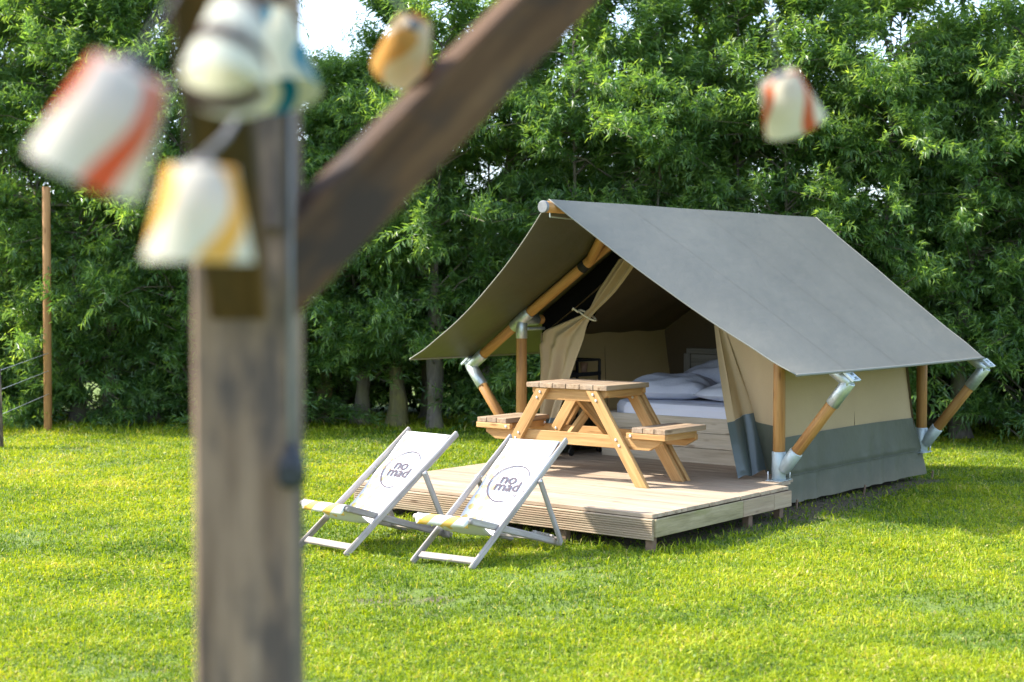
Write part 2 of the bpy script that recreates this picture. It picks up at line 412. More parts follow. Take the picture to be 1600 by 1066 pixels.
# ================================================================== SETTING
xs = np.unique(np.concatenate([np.linspace(-400, -14, 14), np.linspace(-14, 14, 141), np.linspace(14, 400, 14)]))
ys = np.unique(np.concatenate([np.linspace(-100, 0, 6), np.linspace(0, 24, 121), np.linspace(24, 700, 20)]))
GX, GY = np.meshgrid(xs, ys, indexing='ij')
def ground_z(x, y):
    f = np.clip((y - 4) / 3, 0, 1) * np.clip((26 - y) / 4, 0, 1)
    return f * (.012 * np.sin(x * 1.7 + y * .9) + .010 * np.sin(x * .8 - y * 2.1 + 1) + .006 * np.sin(x * 4.1 + 2 * np.sin(y * 2.3))) - .012
GZ = ground_z(GX, GY)
V = np.stack([GX, GY, GZ], -1).reshape(-1, 3); nx, ny = GX.shape
I = np.arange(nx * ny).reshape(nx, ny)
Fq = np.stack([I[:-1, :-1], I[1:, :-1], I[1:, 1:], I[:-1, 1:]], -1).reshape(-1, 4)
me = mesh('ground', V, Fq.tolist(), M['ground'], True)
lu, lv = local(V[:, 0], V[:, 1])
def earth_amount(u, v):
    inside = np.clip(np.minimum(np.minimum(u + .02, 4.8 - u), np.minimum(v + .02, 2.85 - v)) / .12, 0, 1)
    side = np.clip(1 - np.abs(v - .0) / .38, 0, 1) * np.clip((u - .9) / .5, 0, 1) * np.clip((4.0 - u) / 1.2, 0, 1)
    return np.clip(inside + side * 1.1, 0, 1)
a = me.attributes.new('earth', 'FLOAT', 'POINT'); a.data.foreach_set('value', earth_amount(lu, lv).astype(np.float32))
tag(obj('ground', me), kind='structure')

# grass: one lawn of single blades
def grass():
    parts = []
    for (ya, yb, dens) in ((6.0, 8.0, 9500), (8.0, 10.5, 6500), (10.5, 14.0, 4200), (14.0, 20.5, 2300)):
        hw = .36 * yb + 2.4; n = int(2 * hw * (yb - ya) * dens)
        x = rng.uniform(-hw, hw, n); y = rng.uniform(ya, yb, n)
        k = np.abs(x) < .36 * y + 2.4; parts.append(np.stack([x[k], y[k]], -1))
    P = np.concatenate(parts); x, y = P[:, 0], P[:, 1]
    u, v = local(x, y)
    e = earth_amount(u, v)
    patch = np.sin(x * 1.3 + 1.7 * np.sin(y * .9)) * np.sin(y * 1.1 + 1.3 * np.sin(x * .7 + 2)) + .5 * np.sin(x * 4.3 + y * 3.1) * np.sin(y * 3.7 - x * 2.2)
    fine = np.sin(x * 11 + 2 * np.sin(y * 7)) * np.sin(y * 13 + 2 * np.sin(x * 9))
    keep = rng.random(len(x)) > e * .86
    under_tent = (u > 2.3) & (u < 4.7) & (v > .35) & (v < 2.7)
    bare = (patch * .55 + fine * .35 + rng.normal(0, .25, len(x))) < -.62
    keep &= ~under_tent & ~(bare & (rng.random(len(x)) < .8))
    x, y, patch, fine, e = (q[keep] for q in (x, y, patch, fine, e)); n = len(x)
    far = np.clip((y - 6) / 12, 0, 1)
    h = rng.gamma(3.2, .0044, n) * (1 + .25 * fine + .15 * patch) * (1 + .35 * far) + .012
    tall = rng.random(n) < .02; h[tall] *= 1.8
    # longer tufts along the edge of the deck and the trunks
    uu, vv = local(x, y); edge = ((np.abs(uu + .02) < .08) & (vv > -.1) & (vv < 2.8)) | ((np.abs(vv + .05) < .12) & (uu > 0) & (uu < 2.2))
    h[edge & (rng.random(n) < .35)] *= 2.0
    h[(y > 18.0) & (rng.random(n) < .2)] *= 2.2
    wd = rng.uniform(.0035, .0075, n) * (1 + .7 * far)
    clover = rng.random(n) < np.clip(.38 + .25 * patch, .12, .7); wd[clover] *= 2.4; h[clover] *= .6
    a1 = rng.uniform(0, 2 * np.pi, n); lean = rng.gamma(2.2, .38, n); a2 = rng.uniform(0, 2 * np.pi, n); lean[clover] += .5
    B = np.stack([x, y, ground_z(x, y) - .004], -1)
    side = np.stack([np.cos(a1), np.sin(a1), np.zeros(n)], -1) * (wd / 2)[:, None]
    ld = np.stack([np.cos(a2), np.sin(a2), np.zeros(n)], -1)
    mid = B + ld * (h * lean * .3)[:, None] + np.array([0, 0, 1]) * (h * .6)[:, None]
    tip = B + ld * (h * lean)[:, None] + np.array([0, 0, 1]) * (h * np.clip(1.05 - lean * .25, .3, 1))[:, None]
    V = np.stack([B - side, B + side, mid - side * .8, mid + side * .8, tip], 1).reshape(-1, 3)
    i0 = np.arange(n)[:, None] * 5
    T = np.concatenate([i0 + np.array([[0, 1, 3]]), i0 + np.array([[0, 3, 2]]), i0 + np.array([[2, 3, 4]])], 1).reshape(-1, 3)
    big = np.sin(x * .62 + 1.1 * np.sin(y * .5 + 1)) * np.sin(y * .83 + .9 * np.sin(x * .41))
    blot = np.sin(x * 2.6 + 2.2 * np.sin(y * 1.9 + .4)) * np.sin(y * 3.1 + 1.8 * np.sin(x * 1.7 + 2))
    t = np.clip(.50 + .13 * patch + .10 * big + .15 * blot + .12 * fine + rng.normal(0, .17, n), 0, 1)
    t[rng.random(n) < .04] = 1.0
    t = np.clip(t - e * .15, 0, 1)
    return tri_mesh('grass', V, T, M['grass'], np.repeat(t, 5))
tag(obj('grass', grass()), 'short bright green lawn grass across the whole campsite pitch', 'grass', kind='stuff')

# ------------------------------------------------------------------ trees
def unit(a): return a / np.maximum(np.linalg.norm(a, axis=-1, keepdims=True), 1e-9)
def leaf_soup(P, D, N, L, Wd, fold=.18, wide=.42):
    S = unit(np.cross(D, N)); N = np.cross(S, D); n = len(P)
    mid = P + D * (L * wide)[:, None]; up = N * (Wd * fold)[:, None]; s = S * (Wd / 2)[:, None]
    tip = P + D * L[:, None] - N * (L * .10)[:, None]
    V = np.stack([P, mid + s + up, tip, mid - s + up], 1).reshape(-1, 3); i0 = np.arange(n)[:, None] * 4
    T = np.concatenate([i0 + np.array([[0, 1, 2]]), i0 + np.array([[0, 2, 3]])], 1).reshape(-1, 3)
    return V, T
def crown(H, r0, zmin, nb, nsh, nl, kind, g, seed, leader):
    """branches, leafy shoots and leaves of one tree, in its own coordinates"""
    q = np.random.default_rng(seed)
    zb = zmin + (H - zmin) * q.random(nb) ** 1.05
    az = q.uniform(0, 2 * np.pi, nb)
    prof = r0 * np.clip((H + .25 - zb) / (H * .38), .22, 1) * (0.9 + .25 * np.clip((zb - zmin) / 1.0, 0, 1))
    ln = prof * q.uniform(.45, 1.6, nb)
    el = q.uniform(.1, .9, nb) if kind == 'willow' else q.uniform(.75, 1.25, nb)
    d = np.stack([np.cos(az) * np.cos(el), np.sin(az) * np.cos(el), np.sin(el)], -1)
    base = np.stack([leader(zb)[0], leader(zb)[1], zb - ln * np.sin(el) * .6], -1)
    sag = .30 if kind == 'willow' else .05
    br = [(base[i], d[i], ln[i]) for i in range(nb)]
    bi = np.repeat(np.arange(nb), nsh); n = len(bi)
    s = q.uniform(.30, 1.0, n)
    p = base[bi] + d[bi] * (ln[bi] * s)[:, None]; p[:, 2] -= sag * ln[bi] * s * s
    rnd = unit(q.normal(size=(n, 3)))
    out = unit(np.stack([d[bi][:, 0], d[bi][:, 1], np.zeros(n)], -1))
    if kind == 'willow':
        dr = unit(d[bi] * .5 + out * .35 + rnd * .65 + np.array([0, 0, .35])); sl_ = q.uniform(.28, .62, n); dp = q.uniform(.15, .75, n)
        top = zb[bi] > H * .8; dr[top] = unit(dr[top] + np.array([0, 0, .7])); dp[top] *= .3
    else:
        dr = unit(d[bi] * .6 + rnd * .35 + np.array([0, 0, .9])); sl_ = q.uniform(.35, .75, n); dp = q.uniform(0, .1, n)
    li = np.repeat(np.arange(n), nl); m = len(li)
    t = np.tile((np.arange(nl) + .5) / nl, n) + q.uniform(-.02, .02, m)
    P = p[li] + dr[li] * (sl_[li] * t)[:, None]; P[:, 2] -= dp[li] * sl_[li] * t * t * .6
    tan = dr[li].copy(); tan[:, 2] -= dp[li] * t * 1.2; tan = unit(tan)
    r2 = unit(q.normal(size=(m, 3))); side = unit(np.cross(tan, r2))
    if kind == 'willow':
        D = unit(tan * .62 + side * .75 + np.array([0, 0, -.30]) + r2 * .12)
        N = unit(np.array([0, 0, 1.0]) + q.normal(size=(m, 3)) * .55)
        L = q.uniform(.085, .145, m) * (1 - .35 * np.clip(t, 0, 1) ** 3); Wd = L * q.uniform(.17, .24, m); wide = .40
        V, T = leaf_soup(P, D, N, L, Wd, .2, .40)
    else:
        D = unit(side * .9 + tan * .2 + np.array([0, 0, -.55])); N = unit(side + np.array([0, 0, .5]) + q.normal(size=(m, 3)) * .6)
        P = P + side * .035
        L = q.uniform(.055, .085, m); Wd = L * q.uniform(.85, 1.05, m); V, T = leaf_soup(P, D, N, L, Wd, .12, .36)
    base_t = q.uniform(.18, .66, n)[li]
    tint = np.clip(base_t + .30 * np.clip(t - .45, 0, 1) + q.normal(0, .10, m) + g, 0, 1)
    ok = P[:, 2] > .06
    okv = np.repeat(ok, 4)
    idx = np.cumsum(okv) - 1; T = idx[T[np.repeat(ok, 2)]]
    V = V[okv]; tint = np.repeat(tint, 4)[okv]
    # shoot stems as slim three-sided needles
    e = p + dr * sl_[:, None]; e[:, 2] -= dp * sl_ * .6
    return V, T, tint, br, sag
VAR = {}
def tree_kind(key, H, r0, zmin, kind, seed, trunk_r, moss, g, dens):
    """meshes of one tree kind, shared by the trees that use it"""
    if key in VAR: return VAR[key]
    q = np.random.default_rng(seed + 1000); a1, a2, ph1, ph2 = q.uniform(.03, .10), q.uniform(.03, .10), q.uniform(0, 6), q.uniform(0, 6)
    def leader(z):
        z = np.asarray(z, float); f = np.clip(z / 1.0, 0, 1)
        return a1 * f * (np.sin(z * 1.3 + ph1) - np.sin(ph1)), a2 * f * (np.sin(z * 1.1 + ph2) - np.sin(ph2))
    # trunk: lumpy, tapered, flared at the foot
    zs = np.concatenate([np.linspace(0, 1.4, 15), np.linspace(1.7, H * .93, 10)]); n = 11; V = []; Fc = []
    for i, z in enumerate(zs):
        cx, cy = leader(z); rr = trunk_r * (1.0 + .35 * math.exp(-z / .10)) * (1 - .15 * min(z, 1.4) / 1.4)
        if z > 1.4: rr = trunk_r * .85 * max(.10, 1 - (z - 1.4) / (H - 1.4)) * .36
        for k in range(n):
            a = 2 * math.pi * k / n
            lump = 1 + .16 * math.sin(a * 2 + z * 5 + seed) + .10 * math.sin(a * 3 - z * 9 + seed * 2) + .07 * math.sin(z * 17 + a)
            V.append((cx + rr * lump * math.cos(a), cy + rr * lump * math.sin(a), z))
    for i in range(len(zs) - 1):
        for k in range(n):
            a_, b_ = i * n + k, i * n + (k + 1) % n; Fc.append((a_, b_, b_ + n, a_ + n))
    trunk = mesh('trunk', V, Fc, M['bark_moss' if moss else 'bark'], True)
    nb, nsh, nl = (int(80 * dens), 18, 19) if kind == 'willow' else (int(46 * dens), 15, 14)
    V, T, tint, br, sag = crown(H, r0, zmin, nb, nsh, nl, kind, g, seed, leader)
    mb = MB()
    for b0, d, l in br:
        mb.tube([b0, b0 + d * l * .5 - np.array([0, 0, sag * l * .25]), b0 + d * l - np.array([0, 0, sag * l])], [.012, .008, .004], 4, False)
    VAR[key] = (trunk, mb.mesh('branches', M['bark']), tri_mesh('crown', V, T, M[kind], tint), H)
    return VAR[key]
def make_tree(name, label, cat, group, x, y, H, key, rz=None, **kw):
    tk, br, cr, H0 = tree_kind(key, *KIND[key])
    root = thing(name, label, cat, (x, y, -.01), random.uniform(0, 6.28) if rz is None else rz, group)
    root.scale = (1, 1, H / H0)
    obj('trunk', tk, root); tag(obj('branches', br, root), kind='stuff'); obj('crown', cr, root)
    return root
#        height, radius, lowest leaf, kind, seed, trunk radius, mossy, tint shift, density
KIND = {'low0': (6.4, 1.05, .05, 'willow', 11, .085, False, 0, 1.25), 'low1': (6.2, 1.0, .05, 'willow', 12, .085, False, .03, 1.25), 'low2': (6.6, 1.1, .10, 'willow', 13, .085, False, -.03, 1.25),
        'mid0': (5.4, .95, .30, 'willow', 21, .085, False, 0, 1.1), 'mid1': (5.6, 1.0, .30, 'willow', 22, .085, False, .04, 1.1), 'mid2': (5.2, .95, .35, 'willow', 23, .085, False, -.02, 1.1),
        'bare0': (4.8, .92, .95, 'willow', 31, .10, False, 0, 1.0), 'bare1': (4.8, .92, .95, 'willow', 32, .11, True, 0, 1.0),
        'pop0': (7.0, .85, .3, 'poplar', 41, .08, False, -.02, 1.0), 'pop1': (7.2, .85, .3, 'poplar', 42, .08, False, .02, 1.0), 'pop2': (7.0, .9, .3, 'poplar', 43, .08, False, -.22, 1.1)}  # last poplar's darker leaf tint puts the right end's shade into colour
def row_y(x): return 18.9 - .17 * x if x < 0 else 18.9 - .22 * x
# the row of willows behind the tent, from the left of the picture to the right
WROW = []
x = -7.6
while x < 8.0:
    WROW.append(x); x += .52 + .12 * math.sin(x * 5)
seen = {'a': (-2.40, 19.35, 4.35, 'bare1'), 'b': (-1.87, 19.2, 4.3, 'bare0'), 'c': (-1.40, 19.05, 5.1, 'bare1'), 'd': (-.93, 18.7, 5.3, 'bare0')}
WROW = [x for x in WROW if not (-2.75 < x < -.62) and not (4.75 < x < 5.6)]
ORD = ['first', 'second', 'third', 'fourth', 'fifth', 'sixth', 'seventh', 'eighth', 'ninth', 'tenth', 'eleventh', 'twelfth']
count = {}
def ordinal(key): count[key] = count.get(key, -1) + 1; return ORD[count[key]]
for i, x in enumerate(WROW):
    px = 800 + F * x / row_y(x)
    H = 6.5 + .4 * math.sin(i * 2.1)
    if 430 < px < 640: H = 4.6
    elif px >= 640: H = 5.4 + .45 * math.sin(i * 1.7)
    if px < -20 or px > 1620: lab = 'leafy willow of the row, standing just outside the picture'
    elif px < 640: lab = ordinal('wl') + ' willow from the left edge, leafy and drooping down to the grass'
    elif px < 1430: lab = ordinal('wm') + ' leafy willow from the left behind the tent roof, trunk hidden by tent'
    else: lab = ordinal('wr') + ' leafy willow right of the tent, counted towards the right edge'
    grp = ('willows outside the picture' if px < -20 or px > 1620 else 'willows drooping left of the tent' if px < 640 else 'willows behind the tent roof' if px < 1430 else 'willows at the right end')
    make_tree('willow_tree', lab, 'tree', grp, x, row_y(x) + random.uniform(-.45, .35), H, ('low' if px < 470 else 'mid') + str(i % 3))
for k, (x, y, H, key) in seen.items():
    lab = {'a': 'willow with short mossy trunk, just right of the blurred foreground post',
           'b': 'willow with knotted grey trunk between two mossy trunks, behind the left deck chair',
           'c': 'willow with stout yellow mossy trunk, just left of the tent roof corner',
           'd': 'willow with slim grey trunk half hidden by leaves under the left roof edge'}[k]
    make_tree('willow_tree', lab, 'tree', 'willows with bare trunks in view', x, y, H, key, {'a': .4, 'b': 1.9, 'c': 2.6, 'd': 4.2}[k])
make_tree('willow_tree', 'willow with dark bare trunk on the lawn right of the tent', 'tree', 'willows with bare trunks in view', 5.1, 17.6, 4.6, 'bare0', 5.5)
for x, H, side in ((-2.2, 4.1, 'left of the two, filling the gap behind the mossy trunks'), (-1.1, 4.7, 'right of the two, filling the gap behind the mossy trunks'), (4.75, 6.0, 'behind the right end of the tent roof, standing back from the row')):
    make_tree('willow_tree', 'leafy willow ' + side, 'tree', 'willows behind the bare trunks', x, row_y(x) + 1.0, H, 'mid1')
# taller poplars standing behind the willows
for i, x in enumerate((-6.9, -5.9, -5.0, -4.1, .3, 1.1, 1.9, 2.7, 3.5, 4.3, 5.1, 5.9, 6.7, 7.5, 8.3)):
    px = 800 + F * x / (row_y(x) + 1.6)
    if px < -20 or px > 1620: lab = 'upright poplar behind the willows, just outside the picture'
    elif px < 800: lab = ordinal('pl') + ' upright poplar from the left edge, seen through gaps between the willows'
    elif px < 1400: lab = ordinal('pm') + ' upright round-leaved poplar from the left, rising above the tent roof'
    else: lab = ordinal('pr') + ' shade-toned round-leaved poplar right of the tent ridge, counted towards the right'
    make_tree('poplar_tree', lab, 'tree', 'poplars outside the picture' if px < -20 or px > 1620 else 'poplars above the tent' if 800 < px < 1400 else 'poplars at the right edge' if px >= 1400 else 'poplars behind the left willows',
              x + random.uniform(-.1, .1), row_y(x) + 1.4 + random.uniform(-.15, .15), (7.7 if px > 1150 else 6.9) + .4 * math.sin(i * 2.3), 'pop2' if px > 1380 else 'pop' + str(i % 2))
# dense dark undergrowth in the shade behind the trunks
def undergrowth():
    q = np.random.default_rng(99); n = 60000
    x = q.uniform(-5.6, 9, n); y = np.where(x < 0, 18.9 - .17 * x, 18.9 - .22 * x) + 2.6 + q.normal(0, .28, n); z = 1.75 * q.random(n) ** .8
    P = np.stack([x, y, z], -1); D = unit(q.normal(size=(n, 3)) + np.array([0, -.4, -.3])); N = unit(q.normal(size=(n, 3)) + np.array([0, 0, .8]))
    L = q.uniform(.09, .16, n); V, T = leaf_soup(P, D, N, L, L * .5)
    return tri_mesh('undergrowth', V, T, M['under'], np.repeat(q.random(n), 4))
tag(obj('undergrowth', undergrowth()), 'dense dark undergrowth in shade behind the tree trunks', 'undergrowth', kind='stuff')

# far wood beyond the field
def far_wood():
    q = np.random.default_rng(5); n = 26000
    x = q.uniform(-60, 60, n); y = 75 + q.normal(0, 3, n); top = 6 + 1.5 * np.sin(x * .35) + np.sin(x * .9 + 1)
    P = np.stack([x, y, q.random(n) ** .8 * top], -1); D = unit(q.normal(size=(n, 3))); N = unit(q.normal(size=(n, 3)) + np.array([0, -.5, .8]))
    L = q.uniform(.5, 1.0, n); V, T = leaf_soup(P, D, N, L, L * .6)
    return tri_mesh('far_wood', V, T, M['under'], np.repeat(q.random(n), 4))
tag(obj('far_wood', far_wood()), 'distant dark wood beyond the field behind the hedge', 'wood', kind='stuff')

# stake and wire fence at the left
p = at(75, 664, 18.2)
st = thing('wooden_stake', 'tall round orange-brown wooden stake at the left end of the hedge', 'stake', (p.x, 18.2, -.02))
rod(st, 'pole', (0, 0, 0), (.01, 0, 2.9), .047, M['stake'])
fx = -5.52; fy = 16.6
fe = thing('wire_fence', 'dark fence post with thin wires at the left edge', 'fence', (fx, fy, -.02))
rod(fe, 'post', (0, 0, 0), (-.02, 0, .85), .05, M['post'])
end = Vector((p.x - fx + .03, 18.2 - fy - .06, 0))
for z in (.35, .62, .83):
    rod(fe, 'wire', (0, .05, z), (end.x, end.y, z + .12), .004, M['wire'], 6)

# ================================================================== DECK
WD = 2.74
dk = thing('wooden_deck', 'weathered low wooden deck in front of the tent', 'deck', W(0, 0), RZ)
nb = 16; pitch = 2.26 / nb
for i in range(nb):
    u = (i + .5) * pitch; off = .03 * (u / 2.2) if u < 1.84 else .31 if u < 2.1 else .42
    obj('deck_board', board_me(WD - .012 + (i % 3) * .004, pitch - .004, .026, M['deck'], .002), dk,
        mtx=basis((u, off + .006 + (i * 7 % 5) * .0016, HD - .013), (u, WD, HD - .013)))
# inner floor of the tent, boards carry on to the back
fl = [(2.28, 4.72)]
nf = 17; fp = (4.72 - 2.27) / nf
for i in range(nf):
    u = 2.27 + (i + .5) * fp
    stick(dk, 'floor_board', (u, .31, HD - .013), (u, 2.74, HD - .013), fp - .006, .026, M['deck'])
# ribbed front board
prof = []
nr = 9; z0, z1 = .062, HD - .029
for i in range(nr):
    a, b = z0 + (z1 - z0) * i / nr, z0 + (z1 - z0) * (i + 1) / nr
    prof += [(-.020, a + .0015), (-.026, a + .005), (-.026, b - .005), (-.020, b - .0015)]
prof = [(0.0, z0)] + prof + [(0.0, z1)]
for (va, vb) in ((-.004, 1.52), (1.525, WD + .004)):
    mb = MB(); n = len(prof); V = [(pu, va, pz) for pu, pz in prof] + [(pu, vb, pz) for pu, pz in prof]
    Fc = [(i, (i + 1) % n, n + (i + 1) % n, n + i) for i in range(n)] + [tuple(range(n)), tuple(range(2 * n - 1, n - 1, -1))]
    mb.add([(y_, x_, z_) for x_, y_, z_ in V], [tuple(reversed(f)) for f in Fc])
    me = mb.mesh('fascia', M['fascia'])
    m4 = Matrix(((0, 1, 0, 0), (1, 0, 0, 0), (0, 0, 1, 0), (0, 0, 0, 1)))
    # mesh keeps its length along local x so that the grain follows the board
    o = obj('ribbed_board', me, dk); o.matrix_basis = Matrix.Rotation(math.pi / 2, 4, 'Z') @ Matrix.Scale(-1, 4, (0, 1, 0)) if False else m4
# plain side boards
ct = lambda u: .03 * (u / 2.2)
tag(stick(dk, 'side_board', (.0, ct(0) - .012, .142), (1.13, ct(1.13) - .012, .142), .022, .118, M['fascia_green']), 'green stained side board')
stick(dk, 'side_board', (1.134, ct(1.13) - .012, .142), (1.58, ct(1.58) - .012, .142), .022, .118, M['fascia'])
stick(dk, 'side_board', (1.584, ct(1.58) - .012, .142), (1.845, ct(1.84) - .012, .142), .022, .118, M['fascia'])
stick(dk, 'side_board', (0, WD + .002, .142), (2.25, WD + .002, .142), .022, .118, M['fascia'])
for u, v in ((.03, .04), (.03, .75), (.03, 1.9), (1.30, .06), (1.80, .09), (.06, 2.66), (1.3, 2.66), (1.2, 1.4)):
    stick(dk, 'support_post', (u, v, -.06), (u, v, HD - .03), .055, .055, M['dirtboard'], (1, 0, 0))
for v in (.3, 1.2, 2.1, 2.6):
    stick(dk, 'joist', (.04, v, .15), (4.7, v, .15), .045, .11, M['dirtboard'])
for (u, v) in ((.24, .45), (.61, 1.6), (1.05, .9), (.9, 2.1), (1.4, .3)):      # knots standing as dark sunk dots
    pass

# ================================================================== TENT
UF, UB, VC, WP, WE, ZE = 2.0817, 4.6437, 1.5174, 1.2718, 1.8464, 1.0016
UR0, UR1, WR, ZR, ZT, UA0, UA1 = 1.2886, 4.6055, 1.857, 1.1035, 2.3844, .8337, 5.0247
TO = Vector((3.3, VC, HD))
tn = thing('safari_tent', 'small safari tent with grey fly roof, tan canvas walls and timber frame', 'tent', W(*TO[:2], HD), RZ)
def T(*p): return Vector(p) - TO
def smooth01(x): x = max(0, min(1, x)); return x * x * (3 - 2 * x)
def fly(sgn, off):
    def fn(t, q):
        bell = 4 * t * (1 - t)
        ua = UA0 + (UR0 - UA0) * t + .085 * bell; ub = UA1 + (UR1 - UA1) * t - .02 * bell
        u = ua + (ub - ua) * q
        d = max(0, u - ua)
        sag = bell * (.085 * math.exp(-(d / .38) ** 1.5) + .002)
        sag += .006 * math.sin(q * math.pi) * t * t            # eave bellies a little between the frames
        ripple = .0030 * math.sin(u * 11 + t * 5 * sgn) * bell + .006 * math.sin(t * 26 - q * 9) * math.exp(-((1 - t) / .22) ** 2) * (math.exp(-(q / .16) ** 2) + math.exp(-((1 - q) / .16) ** 2)) * min(1, (1 - t) * 12) + 0.0015 * math.sin(t * 21 + u * 4) * (1 - t)
        return T(u, VC + sgn * WR * t, ZT + (ZR - ZT) * t - sag + ripple - off)
    return fn
for sgn in (-1, 1):
    obj('roof_canvas', grid_me('roof_canvas', fly(sgn, 0), 36, 60, M['fly']), tn)
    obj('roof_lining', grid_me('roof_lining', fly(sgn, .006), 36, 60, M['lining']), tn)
    f = fly(sgn, .002)
    mb = MB(); mb.tube([f(1, k / 40) for k in range(41)], .011, 8); obj('eave_hem', mb.mesh('eave_hem', M['flyhem'], True), tn)
    for e_ in (0, 1):
        mb = MB(); mb.tube([f(k / 30, e_) for k in range(31)], .0055, 6); obj('edge_hem', mb.mesh('edge_hem', M['flyhem'], True), tn)
    for q in (.235, .50, .765):                                # flat felled seams
        fs = fly(sgn, -.0014)
        V = []; Fc = []
        for k in range(37):
            for dq in (-.0042, .0042): V.append(fs(k / 36, q + dq))
        for k in range(36): Fc.append((2 * k, 2 * k + 1, 2 * k + 3, 2 * k + 2))
        obj('seam', mesh('seam', V, Fc, M['fly'], True), tn)
# ridge pole and its cap
rod(tn, 'ridge_pole', T(UA0 - .055, VC, ZT - .060), T(UA1 + .03, VC, ZT - .060), .044, M['pole'])
rod(tn, 'end_cap', T(UA0 - .082, VC, ZT - .060), T(UA0 - .052, VC, ZT - .060), .047, M['conduit'])
mb = MB()
for a, b in (((UA0 + .05, VC + .03, ZT - .10), (UA0 + .05, VC + .03, ZT - .13)), ((UA0 + .05, VC + .03, ZT - .13), (UA0 + .25, VC - .04, ZT - .145)), ((UA0 + .25, VC - .04, ZT - .145), (UA0 + .25, VC - .04, ZT - .10))):
    mb.tube([T(*a), T(*b)], .006, 6)
obj('ridge_hook', mb.mesh('ridge_hook', M['galv']), tn)
# two timber frames with galvanised knuckles
def frame(u, braces):
    for s in (-1, 1):
        vp = VC + s * WP; ve = VC + s * WE; sl_ = .70
        zc = 1.432; top = (u, VC + s * .02, zc + sl_ * (WP - .02) * .998)
        cap = Vector((u, ve, ZE + .02)); con = Vector((u, vp, zc))
        dirn = (con - cap).normalized(); sl_ = .685; top = (u, VC + s * .02, zc + sl_ * (WP - .02))
        rod(tn, 'post', T(u, vp, HD + .16), T(u, vp, 1.33), .047, M['pole'])
        rod(tn, 'post_sleeve', T(u, vp, HD + .008), T(u, vp, HD + .225), .055, M['galv_matt'])
        mb = MB(); mb.box(T(u - .10, vp - .062, HD + .001), T(u + .10, vp + .062, HD + .009), .002)
        obj('foot_plate', mb.mesh('foot_plate', M['galv']), tn)
        for du, dv in ((-.08, .05), (.08, -.05)):
            rod(tn, 'anchor_bolt', T(u + du, vp + dv, HD + .005), T(u + du, vp + dv, HD + .075), .006, M['bolt'], 8)
        # rafter in two lengths, meeting in the T-shaped knuckle above the post
        rod(tn, 'rafter', T(*(cap + dirn * .10)), T(*(con - dirn * .06)), .045, M['pole'])
        rod(tn, 'rafter', T(*(con + dirn * .06)), T(*top), .045, M['pole'])
        rod(tn, 'knuckle', T(*(con - dirn * .115)), T(*(con + dirn * .115)), .053, M['galv'])
        rod(tn, 'knuckle_leg', T(u, vp, 1.27), T(u, vp, 1.43), .051, M['galv'])
        # raking strut with sleeves at both ends
        foot = Vector((u, vp + s * .035, HD + .085)); elbow = Vector((u, ve - s * .005, ZE - .005)); sd = (elbow - foot).normalized()
        rod(tn, 'strut', T(*(foot + sd * .12)), T(*(elbow - sd * .12)), .045, M['pole'])
        rod(tn, 'strut_sleeve', T(*foot), T(*(foot + sd * .19)), .053, M['galv_matt'])
        rod(tn, 'elbow_sleeve', T(*(elbow - sd * .20)), T(*(elbow + sd * .03)), .052, M['galv'])
        rod(tn, 'elbow_sleeve', T(*(cap - dirn * .035)), T(*(cap + dirn * .17)), .052, M['galv'])
        # slotted plate on the elbow that holds the roof
        pc = cap + Vector((0, s * .035, .035)); nrm = Vector((0, s * .62, .78))
        mb = MB(); ax = Vector((0, s * .78, -.62))
        for k in (-1, 0, 1):
            mb.obox(T(*(pc + ax * (k * .045) - Vector((.055, 0, 0)))), T(*(pc + ax * (k * .045) + Vector((.055, 0, 0)))), .016, .012, nrm, .002)
        for k in (-1, 1):
            mb.obox(T(*(pc - ax * .053 + Vector((k * .052, 0, 0)))), T(*(pc + ax * .053 + Vector((k * .052, 0, 0)))), .014, .020, nrm, .002)
        obj('slotted_plate', mb.mesh('slotted_plate', M['galv']), tn)
        if braces:   # ridge brace from the rafter to the ridge pole, held by a black strap
            b0 = Vector((u - .02, VC + s * .50, zc + sl_ * (WP - .50) + .0)); b1 = Vector((u - .36, VC + s * .05, ZT - .11))
            rod(tn, 'ridge_brace', T(*(b0 + (b0 - b1).normalized() * .02)), T(*b1), .044, M['pole'])
            st0 = Vector((u, VC + s * .60, zc + sl_ * (WP - .60)))
            rod(tn, 'black_strap', T(*(st0 - dirn * .035)), T(*(st0 + dirn * .035)), .049, M['strap'])
frame(UF, True); frame(UB, False)
for s in (-1, 1):
    v = VC + s * WP
    rod(tn, 'eave_rail', T(UF + .17, v, 1.43), T(UB - .1, v, 1.43), .043, M['pole'])
    rod(tn, 'rail_sleeve', T(UF + .03, v, 1.43), T(UF + .21, v, 1.43), .050, M['galv'])
    rod(tn, 'tie_rod', T(UF + .04, v - s * .03, 1.352), T(UF + .75, v - s * .03, 1.352), .014, M['galv'])

